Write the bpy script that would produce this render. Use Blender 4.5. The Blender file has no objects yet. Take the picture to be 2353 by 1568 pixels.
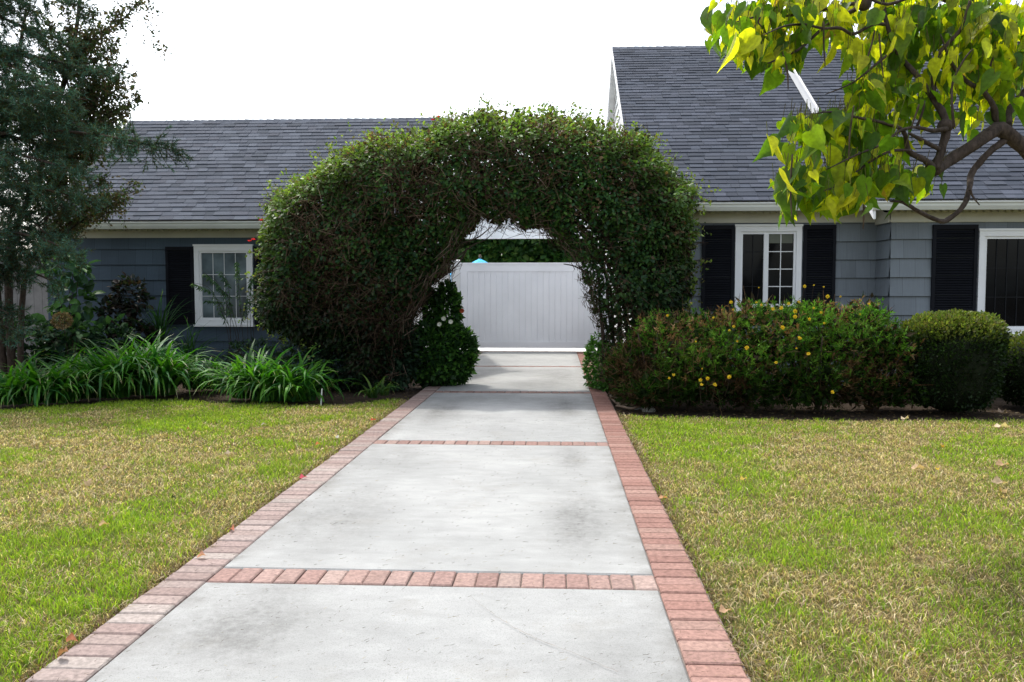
import bpy, math, random
import numpy as np
from mathutils import Vector, Matrix

random.seed(7)
rng = np.random.default_rng(11)
R = math.radians
scene = bpy.context.scene
col = scene.collection

# ------------------------------------------------------------------ camera
EYE = 1.37
F = 1940.0                      # focal length in reference pixels (reference width 2353, centre 1176.5, 784)
cam_d = bpy.data.cameras.new('camera')
cam_d.sensor_width = 36.0
cam_d.lens = 36.0 * F / 2353.0
cam_d.clip_start = 0.05
cam_d.clip_end = 2000.0
cam = bpy.data.objects.new('camera', cam_d)
col.objects.link(cam)
cam.location = (0, 0, EYE)
cam.rotation_euler = (R(90 - 3.33), 0, R(2.96))
scene.camera = cam
CM = cam.rotation_euler.to_matrix()


def ray(px, py):
    return CM @ Vector(((px - 1176.5) / F, -(py - 784.0) / F, -1.0))


def P(px, py, Y):
    d = ray(px, py)
    t = Y / d.y
    return Vector((d.x * t, Y, EYE + d.z * t))


def G(px, py, z=0.0):
    d = ray(px, py)
    t = (z - EYE) / d.z
    return Vector((d.x * t, d.y * t, z))


# ------------------------------------------------------------------ object helpers
def tag(o, label=None, cat=None, group=None, kind=None):
    if label: o['label'] = label
    if cat: o['category'] = cat
    if group: o['group'] = group
    if kind: o['kind'] = kind
    return o


def thing(name, label, cat, loc=(0, 0, 0), group=None):
    o = bpy.data.objects.new(name, None)
    o.empty_display_size = 0.1
    col.objects.link(o)
    o.location = loc
    return tag(o, label, cat, group)


def link(name, me, mat=None, parent=None):
    o = bpy.data.objects.new(name, me)
    col.objects.link(o)
    if mat is not None:
        for m in (mat if isinstance(mat, (list, tuple)) else [mat]):
            me.materials.append(m)
    if parent is not None:
        o.parent = parent
        # geometry is written in world space: cancel the parents' offset
        off = Vector((0, 0, 0))
        p = parent
        while p is not None:
            off += p.location
            p = p.parent
        o.location = -off
    return o


def mesh_np(name, v, f, mat, parent=None, colr=None, smooth=False):
    """v (n,3) float, f (m,k) int with constant k, colr (n,3)"""
    v = np.asarray(v, np.float32); f = np.asarray(f, np.int32)
    k = f.shape[1]
    me = bpy.data.meshes.new(name)
    me.vertices.add(len(v)); me.vertices.foreach_set('co', v.ravel())
    me.loops.add(f.size); me.loops.foreach_set('vertex_index', f.ravel())
    me.polygons.add(len(f)); me.polygons.foreach_set('loop_start', np.arange(0, f.size, k, dtype=np.int32))
    if smooth:
        me.polygons.foreach_set('use_smooth', np.ones(len(f), bool))
    me.update(calc_edges=True)
    if colr is not None:
        a = me.attributes.new('Col', 'FLOAT_COLOR', 'POINT')
        c4 = np.ones((len(v), 4), np.float32); c4[:, :3] = colr
        a.data.foreach_set('color', c4.ravel())
    return link(name, me, mat, parent)


class MB:
    """collects plain geometry, then links it as one mesh"""
    def __init__(s):
        s.v = []; s.f = []; s.mi = []; s.c = []
        s.cc = (1, 1, 1)

    def add(s, vs, fs, mi=0):
        b = len(s.v)
        s.v += [tuple(q) for q in vs]
        s.c += [s.cc] * len(vs)
        for q in fs:
            s.f.append(tuple(b + i for i in q)); s.mi.append(mi)

    def box(s, x0, y0, z0, x1, y1, z1, mi=0):
        vs = [(x0, y0, z0), (x1, y0, z0), (x1, y1, z0), (x0, y1, z0), (x0, y0, z1), (x1, y0, z1), (x1, y1, z1), (x0, y1, z1)]
        s.add(vs, [(0, 3, 2, 1), (4, 5, 6, 7), (0, 1, 5, 4), (1, 2, 6, 5), (2, 3, 7, 6), (3, 0, 4, 7)], mi)

    def cbox(s, x0, y0, z0, x1, y1, z1, ch=0.006, mi=0):
        """box with chamfered top"""
        vs = [(x0, y0, z0), (x1, y0, z0), (x1, y1, z0), (x0, y1, z0),
              (x0, y0, z1 - ch), (x1, y0, z1 - ch), (x1, y1, z1 - ch), (x0, y1, z1 - ch),
              (x0 + ch, y0 + ch, z1), (x1 - ch, y0 + ch, z1), (x1 - ch, y1 - ch, z1), (x0 + ch, y1 - ch, z1)]
        fs = [(0, 3, 2, 1), (8, 9, 10, 11)]
        for i in range(4):
            j = (i + 1) % 4
            fs += [(i, j, 4 + j, 4 + i), (4 + i, 4 + j, 8 + j, 8 + i)]
        s.add(vs, fs, mi)

    def prism(s, prof, x0, x1, mi=0):
        """profile of (y,z) points extruded along x"""
        n = len(prof)
        vs = [(x0, y, z) for y, z in prof] + [(x1, y, z) for y, z in prof]
        fs = [(i, (i + 1) % n, n + (i + 1) % n, n + i) for i in range(n)]
        fs += [tuple(range(n))[::-1], tuple(range(n, 2 * n))]
        s.add(vs, fs, mi)

    def prism_y(s, prof, y0, y1, mi=0):
        n = len(prof)
        vs = [(x, y0, z) for x, z in prof] + [(x, y1, z) for x, z in prof]
        fs = [((i + 1) % n, i, n + i, n + (i + 1) % n) for i in range(n)]
        fs += [tuple(range(n)), tuple(range(n, 2 * n))[::-1]]
        s.add(vs, fs, mi)

    def tube(s, pts, rad, sides=7, sub=3, mi=0, rough=0.0):
        pts = [Vector(p) for p in pts]
        if not hasattr(rad, '__len__'):
            rad = [rad] * len(pts)
        if sub > 1 and len(pts) > 2:
            P2, R2 = [], []
            for i in range(len(pts) - 1):
                a = pts[max(i - 1, 0)]; b = pts[i]; c = pts[i + 1]; d = pts[min(i + 2, len(pts) - 1)]
                for k in range(sub):
                    t = k / sub
                    P2.append(0.5 * ((2 * b) + (-a + c) * t + (2 * a - 5 * b + 4 * c - d) * t * t + (-a + 3 * b - 3 * c + d) * t ** 3))
                    R2.append(rad[i] * (1 - t) + rad[i + 1] * t)
            P2.append(pts[-1]); R2.append(rad[-1])
            pts, rad = P2, R2
        vs, fs = [], []
        up = Vector((0.31, 0.17, 0.93))
        for i, p in enumerate(pts):
            t = (pts[min(i + 1, len(pts) - 1)] - pts[max(i - 1, 0)])
            if t.length < 1e-9: t = Vector((0, 0, 1))
            t.normalize()
            a = t.cross(up)
            if a.length < 0.05: a = t.cross(Vector((1, 0, 0)))
            a.normalize(); b = t.cross(a)
            for k in range(sides):
                an = 2 * math.pi * k / sides
                rr = rad[i] * (1 + rough * random.uniform(-1, 1))
                vs.append(p + (a * math.cos(an) + b * math.sin(an)) * rr)
        n = len(pts)
        for i in range(n - 1):
            for k in range(sides):
                k2 = (k + 1) % sides
                fs.append((i * sides + k, i * sides + k2, (i + 1) * sides + k2, (i + 1) * sides + k))
        fs.append(tuple(range(sides))[::-1]); fs.append(tuple((n - 1) * sides + k for k in range(sides)))
        s.add(vs, fs, mi)

    def sphere(s, c, r, nu=12, nv=8, mi=0):
        if not hasattr(r, '__len__'): r = (r, r, r)
        vs = [(c[0], c[1], c[2] + r[2])]
        for j in range(1, nv):
            ph = math.pi * j / nv
            for i in range(nu):
                th = 2 * math.pi * i / nu
                vs.append((c[0] + r[0] * math.sin(ph) * math.cos(th), c[1] + r[1] * math.sin(ph) * math.sin(th), c[2] + r[2] * math.cos(ph)))
        vs.append((c[0], c[1], c[2] - r[2]))
        fs = []
        for i in range(nu):
            fs.append((0, 1 + i, 1 + (i + 1) % nu))
            for j in range(nv - 2):
                a = 1 + j * nu
                fs.append((a + i, a + nu + i, a + nu + (i + 1) % nu, a + (i + 1) % nu))
            a = 1 + (nv - 2) * nu
            fs.append((a + i, len(vs) - 1, a + (i + 1) % nu))
        s.add(vs, fs, mi)

    def build(s, name, mat, parent=None, smooth=False, color=False):
        me = bpy.data.meshes.new(name)
        me.from_pydata(s.v, [], s.f)
        me.polygons.foreach_set('material_index', s.mi)
        if smooth:
            me.polygons.foreach_set('use_smooth', [True] * len(s.f))
        if color:
            a = me.attributes.new('Col', 'FLOAT_COLOR', 'POINT')
            c4 = np.ones((len(s.v), 4), np.float32); c4[:, :3] = np.array(s.c, np.float32)
            a.data.foreach_set('color', c4.ravel())
        me.update()
        return link(name, me, mat, parent)


# ------------------------------------------------------------------ materials
class NT:
    def __init__(s, name):
        s.m = bpy.data.materials.new(name); s.m.use_nodes = True
        s.t = s.m.node_tree; s.n = s.t.nodes; s.l = s.t.links
        s.n.clear()
        s.out = s.n.new('ShaderNodeOutputMaterial')

    def new(s, typ, **kw):
        n = s.n.new(typ)
        for k, v in kw.items():
            setattr(n, k, v)
        return n

    def set(s, sock, val):
        if hasattr(val, 'is_output') or isinstance(val, bpy.types.NodeSocket):
            s.l.new(val, sock)
        else:
            if hasattr(sock.default_value, '__len__') and not hasattr(val, '__len__'):
                val = (val,) * len(sock.default_value)
            if hasattr(val, '__len__') and len(val) == 3 and len(sock.default_value) == 4:
                val = tuple(val) + (1,)
            sock.default_value = val

    def math(s, op, a, b=0.0, c=None, clamp=False):
        n = s.new('ShaderNodeMath', operation=op, use_clamp=clamp)
        s.set(n.inputs[0], a); s.set(n.inputs[1], b)
        if c is not None: s.set(n.inputs[2], c)
        return n.outputs[0]

    def mix(s, fac, a, b, blend='MIX'):
        n = s.new('ShaderNodeMix', data_type='RGBA', blend_type=blend)
        s.set(n.inputs[0], fac); s.set(n.inputs[6], a); s.set(n.inputs[7], b)
        return n.outputs[2]

    def coord(s, kind='Object'):
        return s.new('ShaderNodeTexCoord').outputs[kind]

    def mapping(s, v, scale=(1, 1, 1), loc=(0, 0, 0)):
        n = s.new('ShaderNodeMapping')
        s.l.new(v, n.inputs[0]); n.inputs['Scale'].default_value = scale; n.inputs['Location'].default_value = loc
        return n.outputs[0]

    def noise(s, v, scale, detail=3, rough=0.55):
        n = s.new('ShaderNodeTexNoise')
        s.l.new(v, n.inputs['Vector']); n.inputs['Scale'].default_value = scale
        n.inputs['Detail'].default_value = detail; n.inputs['Roughness'].default_value = rough
        return n.outputs['Fac']

    def ramp(s, fac, stops):
        n = s.new('ShaderNodeValToRGB')
        e = n.color_ramp.elements
        while len(e) > 1: e.remove(e[-1])
        for i, (p, c) in enumerate(stops):
            q = e[0] if i == 0 else e.new(p)
            q.position = p
            q.color = (c, c, c, 1) if not hasattr(c, '__len__') else tuple(c) + (1,)
        s.set(n.inputs[0], fac)
        return n.outputs[0]

    def attr(s, name='Col'):
        n = s.new('ShaderNodeAttribute'); n.attribute_name = name
        return n.outputs['Color']

    def bump(s, h, strength=0.3, dist=0.01):
        n = s.new('ShaderNodeBump')
        n.inputs['Strength'].default_value = strength; n.inputs['Distance'].default_value = dist
        s.l.new(h, n.inputs['Height'])
        return n.outputs[0]

    def principled(s, base, rough=0.6, normal=None, spec=0.5, metallic=0.0):
        n = s.new('ShaderNodeBsdfPrincipled')
        s.set(n.inputs['Base Color'], base); s.set(n.inputs['Roughness'], rough)
        n.inputs['Specular IOR Level'].default_value = spec
        n.inputs['Metallic'].default_value = metallic
        if normal is not None: s.l.new(normal, n.inputs['Normal'])
        return n

    def done(s, shader):
        s.l.new(shader.outputs[0], s.out.inputs[0])
        return s.m


def mat_simple(name, c, rough=0.6, var=0.15, scale=6.0, spec=0.4, bump=0.15, bscale=60):
    t = NT(name)
    v = t.coord()
    n = t.noise(v, scale, 4)
    lo = [max(0, q * (1 - var)) for q in c]; hi = [q * (1 + var) for q in c]
    base = t.mix(t.ramp(n, [(0.3, 0.0), (0.7, 1.0)]), lo, hi)
    b = t.bump(t.noise(v, bscale, 3), bump, 0.004)
    return t.done(t.principled(base, rough, b, spec))


def mat_leaf(name, trans=0.4, tint=(1.5, 1.45, 0.6), rough=0.45, spec=0.4, gain=1.0):
    t = NT(name)
    c = t.attr()
    v = t.coord()
    c = t.mix(1.0, c, t.ramp(t.noise(v, 40, 2), [(0.3, 0.75), (0.7, 1.2)]), 'MULTIPLY')
    if gain != 1.0:
        c = t.mix(1.0, c, (gain, gain, gain), 'MULTIPLY')
    p = t.principled(c, rough, None, spec)
    tr = t.new('ShaderNodeBsdfTranslucent')
    t.set(tr.inputs[0], t.mix(1.0, c, tint, 'MULTIPLY'))
    mx = t.new('ShaderNodeMixShader')
    mx.inputs[0].default_value = trans
    t.l.new(p.outputs[0], mx.inputs[1]); t.l.new(tr.outputs[0], mx.inputs[2])
    return t.done(mx)


def mat_bark(name, c):
    t = NT(name)
    v = t.coord()
    m = t.mapping(v, (1, 1, 0.35))
    n = t.noise(m, 40, 5, 0.7)
    base = t.mix(t.ramp(n, [(0.35, 0.0), (0.7, 1.0)]), [q * 0.45 for q in c], [q * 1.4 for q in c])
    return t.done(t.principled(base, 0.85, t.bump(n, 0.7, 0.01), 0.2))


def mat_attr(name, rough=0.8, var=0.25, scale=60, spec=0.25, bump=0.4, mul=1.0):
    t = NT(name)
    c = t.attr(); v = t.coord()
    n = t.noise(v, scale, 5, 0.65)
    k = t.ramp(n, [(0.25, (1 - var) * mul), (0.75, (1 + var) * mul)])
    c = t.mix(1.0, c, k, 'MULTIPLY')
    return t.done(t.principled(c, rough, t.bump(n, bump, 0.004), spec))


def mat_siding(name, c, axis='X', row=0.262, seam=0.30, var=0.10):
    t = NT(name)
    v = t.coord()
    sp = t.new('ShaderNodeSeparateXYZ'); t.l.new(v, sp.inputs[0])
    cb = t.new('ShaderNodeCombineXYZ')
    t.l.new(sp.outputs[axis], cb.inputs[0]); t.l.new(sp.outputs['Z'], cb.inputs[1])
    br = t.new('ShaderNodeTexBrick')
    br.offset = 0.37; br.offset_frequency = 2; br.squash = 0.7; br.squash_frequency = 3
    t.l.new(cb.outputs[0], br.inputs['Vector'])
    br.inputs['Scale'].default_value = 1.0
    br.inputs['Brick Width'].default_value = seam; br.inputs['Row Height'].default_value = row
    br.inputs['Mortar Size'].default_value = 0.0022; br.inputs['Mortar Smooth'].default_value = 0.3
    t.set(br.inputs['Color1'], [q * (1 - var) for q in c]); t.set(br.inputs['Color2'], [q * (1 + var) for q in c])
    t.set(br.inputs['Mortar'], [q * 0.45 for q in c])
    st = t.noise(t.mapping(cb.outputs[0], (90, 3, 1)), 1.0, 4)
    bl = t.noise(v, 1.3, 3)
    base = t.mix(1.0, br.outputs[0], t.ramp(bl, [(0.3, 0.85), (0.7, 1.12)]), 'MULTIPLY')
    base = t.mix(1.0, base, t.ramp(st, [(0.3, 0.92), (0.7, 1.06)]), 'MULTIPLY')
    return t.done(t.principled(base, 0.65, t.bump(st, 0.25, 0.004), 0.3))


WHITE = mat_simple('white_paint', (0.78, 0.79, 0.80), 0.45, 0.05, 3.0, 0.4, 0.05)
CREAM = mat_simple('cream_paint', (0.56, 0.55, 0.47), 0.5, 0.08, 2.5, 0.4, 0.06)
GUTTERM = mat_simple('gutter_paint', (0.66, 0.68, 0.65), 0.35, 0.08, 2.0, 0.5, 0.03)
BLACKP = mat_simple('shutter_paint', (0.0065, 0.0075, 0.011), 0.6, 0.2, 3.0, 0.12, 0.05)
SIDE_B = mat_siding('slate_blue_siding', (0.052, 0.080, 0.110))
SIDE_G = mat_siding('grey_siding', (0.160, 0.184, 0.205))
SIDE_GY = mat_siding('grey_siding_return', (0.160, 0.184, 0.205), 'Y')
SIDE_WY = mat_siding('white_siding_return', (0.74, 0.75, 0.74), 'Y', seam=0.5, var=0.03)
SIDE_WX = mat_siding('white_siding', (0.74, 0.75, 0.76), 'X', seam=2.5, var=0.02)
SHINGLE = mat_attr('roof_shingle', 0.9, 0.35, 140, 0.12, 0.5, 1.12)
BARK = mat_bark('bark', (0.065, 0.048, 0.038))
BARKL = mat_bark('bark_light', (0.15, 0.11, 0.08))
TWIG = mat_bark('twig', (0.050, 0.036, 0.028))
POD = mat_bark('seed_pod', (0.085, 0.060, 0.040))
LEAF = mat_leaf('leaf', 0.33, (1.6, 1.6, 0.7), 0.45, 0.22)
LEAFM = mat_leaf('leaf_matte', 0.30, (1.4, 1.4, 0.7), 0.7, 0.06)
LEAFC = mat_leaf('leaf_catalpa', 0.62, (2.75, 2.75, 0.45), 0.5, 0.3, 1.3)
NEEDLE = mat_leaf('needle', 0.22, (1.2, 1.3, 0.9), 0.65, 0.1)
STRAP = mat_leaf('strap_leaf', 0.35, (1.5, 1.8, 0.5), 0.45, 0.18)
GRASS = mat_leaf('grass_blade', 0.45, (1.7, 1.75, 0.8), 0.5, 0.25, 1.5)
BRICK = mat_attr('brick', 0.9, 0.38, 45, 0.1, 0.8)
DEBRIS = mat_attr('debris', 0.95, 0.2, 60, 0.03, 0.2)
PETAL = mat_leaf('petal', 0.35, (1.1, 1.1, 0.9), 0.6, 0.2)


XL_, XR_ = -1.65, 0.478


def mat_concrete():
    t = NT('concrete')
    v = t.coord()
    big = t.noise(v, 0.7, 4, 0.6)
    med = t.noise(t.mapping(v, (1.0, 2.2, 1)), 5.0, 5, 0.65)
    fine = t.noise(v, 220, 3, 0.7)
    streak = t.noise(t.mapping(v, (1.0, 5, 1)), 2.0, 4, 0.6)
    base = t.mix(t.ramp(big, [(0.3, 0.0), (0.7, 1.0)]), (0.27, 0.275, 0.268), (0.375, 0.379, 0.369))
    base = t.mix(1.0, base, t.ramp(med, [(0.3, 0.88), (0.65, 1.05)]), 'MULTIPLY')
    base = t.mix(1.0, base, t.ramp(streak, [(0.3, 0.975), (0.7, 1.015)]), 'MULTIPLY')
    base = t.mix(1.0, base, t.ramp(fine, [(0.30, 0.60), (0.48, 1.0), (0.8, 1.06)]), 'MULTIPLY')
    # dark tyre scuffs along the two wheel tracks, and broad darker patches between
    sp = t.new('ShaderNodeSeparateXYZ'); t.l.new(v, sp.inputs[0])
    tot = None
    for (x, y, rx, ry, k) in [(-1.28, 3.35, .30, .42, .62), (-1.30, 5.0, .26, .70, .5), (0.15, 5.0, .20, .62, .62), (0.13, 6.9, .17, .45, .5),
                              (-1.30, 6.9, .22, .55, .36), (-1.32, 9.6, .24, .9, .65), (0.12, 9.9, .22, .9, .55), (-0.6, 10.7, .9, .5, .35),
                              (-1.3, 13.6, .3, 1.0, .5), (0.1, 13.6, .3, 1.0, .5), (-.6, 14.6, .9, .4, .3), (0.25, 3.0, .2, .4, .28), (-.3, 12.4, .5, .5, .3)]:
        dx = t.math('POWER', t.math('DIVIDE', t.math('SUBTRACT', sp.outputs[0], x), rx), 2.0)
        dy = t.math('POWER', t.math('DIVIDE', t.math('SUBTRACT', sp.outputs[1], y), ry), 2.0)
        g = t.math('MULTIPLY', t.math('EXPONENT', t.math('MULTIPLY', t.math('ADD', dx, dy), -1.0)), k)
        tot = g if tot is None else t.math('ADD', tot, g)
    tot = t.math('MULTIPLY', tot, t.ramp(t.noise(t.mapping(v, (1, .6, 1)), 3.5, 5, 0.65), [(0.25, 0.35), (0.7, 1.4)]), clamp=False)
    tot = t.math('MULTIPLY', tot, t.ramp(t.noise(v, 26, 6, 0.75), [(0.3, 0.45), (0.7, 1.35)]), clamp=True)
    base = t.mix(tot, base, (0.085, 0.084, 0.077))
    # grime gathered along the long edges and rusty leaf stains
    e1 = t.math('ABSOLUTE', t.math('SUBTRACT', sp.outputs[0], 0.5 * (XL_ + XR_)))
    eg = t.math('SUBTRACT', e1, 0.5 * (XR_ - XL_) - 0.16)
    eg = t.math('MULTIPLY', t.math('MAXIMUM', eg, 0.0), 6.0, clamp=True)
    eg = t.math('MULTIPLY', eg, t.ramp(t.noise(v, 4.5, 6, 0.7), [(0.35, 0.0), (0.7, 0.75)]))
    base = t.mix(eg, base, (0.10, 0.092, 0.078))
    base = t.mix(t.ramp(t.noise(v, 2.3, 6, 0.7), [(0.56, 0.0), (0.74, 0.35)]), base, (0.20, 0.185, 0.155))
    return t.done(t.principled(base, 0.8, t.bump(t.noise(v, 120, 5, 0.7), 0.25, 0.004), 0.3))


CONC = mat_concrete()
MORTAR = mat_simple('mortar', (0.20, 0.165, 0.145), 0.95, 0.4, 25, 0.1, 0.6, 80)


def mat_soil():
    t = NT('soil')
    v = t.coord()
    n = t.noise(v, 9, 6, 0.7); n2 = t.noise(v, 90, 4, 0.7)
    base = t.mix(t.ramp(n, [(0.3, 0.0), (0.7, 1.0)]), (0.030, 0.022, 0.016), (0.085, 0.063, 0.046))
    base = t.mix(1.0, base, t.ramp(n2, [(0.3, 0.55), (0.75, 1.5)]), 'MULTIPLY')
    return t.done(t.principled(base, 0.95, t.bump(n2, 0.9, 0.02), 0.1))


def mat_lawn():
    t = NT('lawn_thatch')
    v = t.coord()
    n = t.noise(v, 0.9, 5, 0.6); n2 = t.noise(v, 130, 4, 0.7)
    base = t.mix(t.ramp(n, [(0.38, 0.0), (0.62, 1.0)]), (0.115, 0.135, 0.03), (0.17, 0.135, 0.06))
    base = t.mix(1.0, base, t.ramp(n2, [(0.3, 0.45), (0.75, 1.5)]), 'MULTIPLY')
    return t.done(t.principled(base, 0.95, t.bump(n2, 0.9, 0.02), 0.1))


SOIL = mat_soil(); LAWN = mat_lawn()


def mat_glass(name, c, rough=0.04, spec=.5):
    t = NT(name)
    v = t.coord()
    n = t.noise(v, 2.2, 3)
    base = t.mix(t.ramp(n, [(0.35, 0.0), (0.65, 1.0)]), [q * 0.5 for q in c], [q * 1.5 for q in c])
    b = t.bump(t.noise(v, 1.6, 2), 0.03, 0.02)
    return t.done(t.principled(base, rough, b, spec))


GLASS_D = mat_glass('dark_window_glass', (0.004, 0.005, 0.006), .06, .16)
GLASS_L = mat_glass('glass_reflection_grey', (0.12, 0.155, 0.17), 0.12)  # grey-blue reflection painted into the base colour of the pane

# ------------------------------------------------------------------ numpy noise and foliage helpers
_perm = rng.random((64, 64, 64)).astype(np.float32)


def vnoise(p, scale):
    """smooth value noise in 0..1 for points p (n,3)"""
    q = np.asarray(p, np.float64) * scale + 100.0
    i = np.floor(q).astype(int); f = q - i
    f = f * f * (3 - 2 * f)
    r = 0
    for dx in (0, 1):
        for dy in (0, 1):
            for dz in (0, 1):
                w = (f[:, 0] if dx else 1 - f[:, 0]) * (f[:, 1] if dy else 1 - f[:, 1]) * (f[:, 2] if dz else 1 - f[:, 2])
                r = r + w * _perm[(i[:, 0] + dx) % 64, (i[:, 1] + dy) % 64, (i[:, 2] + dz) % 64]
    return r


def unit(a):
    return a / np.maximum(np.linalg.norm(a, axis=1, keepdims=True), 1e-9)


def rdir(n):
    return unit(rng.normal(size=(n, 3)))


T_LEAF = (np.array([(0, 0, 0), (.42, .29, .07), (1, 0, -.10), (.42, -.29, .07)], float), np.array([(0, 2, 1), (0, 3, 2)]))
T_NARROW = (np.array([(0, 0, 0), (.5, .12, .02), (1, 0, -.08), (.5, -.12, .02)], float), np.array([(0, 2, 1), (0, 3, 2)]))
T_OVAL = (np.array([(0, 0, 0), (.28, .26, .05), (.68, .25, .03), (1, 0, -.12), (.68, -.25, .03), (.28, -.26, .05), (.5, 0, -.02)], float),
          np.array([(0, 6, 1), (1, 6, 2), (2, 6, 3), (3, 6, 4), (4, 6, 5), (5, 6, 0)]))
_h = [(0, 0), (-.10, .16), (-.06, .32), (.10, .42), (.30, .43), (.52, .34), (.78, .13), (1.08, 0)]
_hv = [(x, y * .86, 0.34 * abs(y) - 0.26 * max(0, x) ** 2) for x, y in _h]
_hv += [(x, -y, z) for (x, y, z) in _hv[1:-1]]
_mid = [(0.25, 0, -.05), (0.55, 0, -.12)]
T_HEART_V = np.array(_hv + _mid, float)
_i1, _i2 = 14, 15
T_HEART_F = np.array([(0, _i1, 1), (1, _i1, 2), (2, _i1, 3), (3, _i1, 4), (4, _i1, 5), (5, _i1, _i2), (5, _i2, 6), (6, _i2, 7),
                      (0, 8, _i1), (8, 9, _i1), (9, 10, _i1), (10, 11, _i1), (11, 12, _i1), (12, _i2, _i1), (12, 13, _i2), (13, 7, _i2)])
T_HEART = (T_HEART_V, T_HEART_F)
T_NEEDLE = (np.array([(0, .07, 0), (0, -.07, 0), (1, 0, 0)], float), np.array([(0, 1, 2)]))


def cloud(pos, axis, nrm, size, colr, tmpl):
    tv, tf = tmpl
    n = len(pos); k = len(tv)
    U = unit(axis); V = unit(np.cross(nrm, U)); W = np.cross(U, V)
    s = np.asarray(size).reshape(n, 1, 1)
    wid = rng.uniform(0.8, 1.2, (n, 1, 1))
    v = pos[:, None, :] + s * (tv[None, :, 0:1] * U[:, None, :] + wid * tv[None, :, 1:2] * V[:, None, :] + tv[None, :, 2:3] * W[:, None, :])
    f = tf[None] + (np.arange(n) * k)[:, None, None]
    c = np.repeat(colr, k, axis=0)
    return v.reshape(-1, 3), f.reshape(-1, tf.shape[1]), c


def merge(parts):
    vs, fs, cs, b = [], [], [], 0
    for v, f, c in parts:
        vs.append(v); fs.append(f + b); cs.append(c); b += len(v)
    return np.concatenate(vs), np.concatenate(fs), np.concatenate(cs)


def sticks(p0, p1, r0, r1, colr):
    """tapered three-sided twigs"""
    n = len(p0)
    d = unit(p1 - p0); a = unit(np.cross(d, rdir(n))); b = np.cross(d, a)
    r0 = np.broadcast_to(r0, n)[:, None]; r1 = np.broadcast_to(r1, n)[:, None]
    rings = []
    for p, r in ((p0, r0), (p1, r1)):
        for k in range(3):
            an = 2 * math.pi * k / 3
            rings.append(p + r * (a * math.cos(an) + b * math.sin(an)))
    v = np.stack(rings, 1).reshape(-1, 3)
    t = np.array([(0, 1, 4), (0, 4, 3), (1, 2, 5), (1, 5, 4), (2, 0, 3), (2, 3, 5)])
    f = (t[None] + (np.arange(n) * 6)[:, None, None]).reshape(-1, 3)
    return v, f, np.repeat(colr, 6, axis=0)


def pal(n, cols, w=None):
    cols = np.array(cols, float)
    i = rng.choice(len(cols), n, p=w)
    return cols[i] * rng.uniform(0.72, 1.28, (n, 1))


def ell_points(n, ells, shell=0.75, bottom=None):
    """points in a union of ellipsoids (cx,cy,cz,rx,ry,rz), biased to the skin; outward normals"""
    vol = np.array([e[3] * e[4] * e[5] for e in ells]) ** (2 / 3)
    idx = rng.choice(len(ells), n, p=vol / vol.sum())
    E = np.array(ells, float)[idx]
    d = rdir(n)
    rr = 1 - (1 - shell) * rng.random(n) ** 0.7
    lump = 0.86 + 0.28 * vnoise(E[:, :3] + d * E[:, 3:], 3.2)
    p = E[:, :3] + d * E[:, 3:] * (rr * lump)[:, None]
    nn = unit(d / E[:, 3:])
    # drop points buried deep inside other ellipsoids
    keep = np.ones(n, bool)
    for k, e in enumerate(ells):
        q = ((p - np.array(e[:3])) / np.array(e[3:])); q = (q * q).sum(1)
        keep &= ~((q < 0.45) & (idx != k))
    if bottom is not None: keep &= p[:, 2] > bottom
    return p[keep], nn[keep]


def leaf_orient(nn, spread=0.8, droop=0.35):
    n = len(nn)
    ax = unit(nn + spread * rdir(n) + np.array([0, 0, -droop]))
    nr = unit(nn * 0.6 + rdir(n) * 0.6 + np.array([0, 0, 0.7]))
    return ax, nr


# ------------------------------------------------------------------ world and sun
SUN_EL, SUN_AZ = 61.0, 36.0     # degrees; azimuth to the left of +Y
world = bpy.data.worlds.new('World'); scene.world = world
world.use_nodes = True
wn = world.node_tree.nodes; wl = world.node_tree.links
wn.clear()
sky = wn.new('ShaderNodeTexSky'); sky.sky_type = 'NISHITA'
sky.sun_disc = False
sky.sun_elevation = R(SUN_EL); sky.sun_rotation = R(-SUN_AZ)
sky.air_density = 1.2; sky.dust_density = 3.0; sky.ozone_density = 1.0
hs = wn.new('ShaderNodeHueSaturation'); hs.inputs['Saturation'].default_value = 0.42
hs.inputs['Value'].default_value = 3.0
bg = wn.new('ShaderNodeBackground'); bg.inputs[1].default_value = 0.12
wo = wn.new('ShaderNodeOutputWorld')
wl.new(sky.outputs[0], hs.inputs['Color']); wl.new(hs.outputs[0], bg.inputs[0]); wl.new(bg.outputs[0], wo.inputs[0])
sd = bpy.data.lights.new('sun', 'SUN'); sd.energy = 3.2; sd.angle = R(2.0); sd.color = (1.0, 0.95, 0.87)
sun = bpy.data.objects.new('sun', sd); col.objects.link(sun)
sv = Vector((-math.sin(R(SUN_AZ)) * math.cos(R(SUN_EL)), math.cos(R(SUN_AZ)) * math.cos(R(SUN_EL)), math.sin(R(SUN_EL))))
sun.rotation_euler = sv.to_track_quat('Z', 'Y').to_euler()
sun.location = (-20, 30, 60)
scene.view_settings.view_transform = 'Standard'
scene.view_settings.look = 'None'
scene.view_settings.exposure = 0.0
scene.view_settings.gamma = 1.0
try:
    scene.cycles.max_bounces = 8; scene.cycles.diffuse_bounces = 4; scene.cycles.transmission_bounces = 4
    scene.cycles.sample_clamp_indirect = 6.0
except Exception:
    pass

# ------------------------------------------------------------------ ground
XL, XR = -1.65, 0.478           # concrete edges
BW = 0.208                      # brick length
BANDS = [-3.4, 0.27, 3.94, 7.57, 11.46, 15.45, 19.32]

b = MB(); b.box(-300, -300, -0.4, 300, 300, -0.05)
tag(b.build('ground', SOIL), kind='structure')

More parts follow.
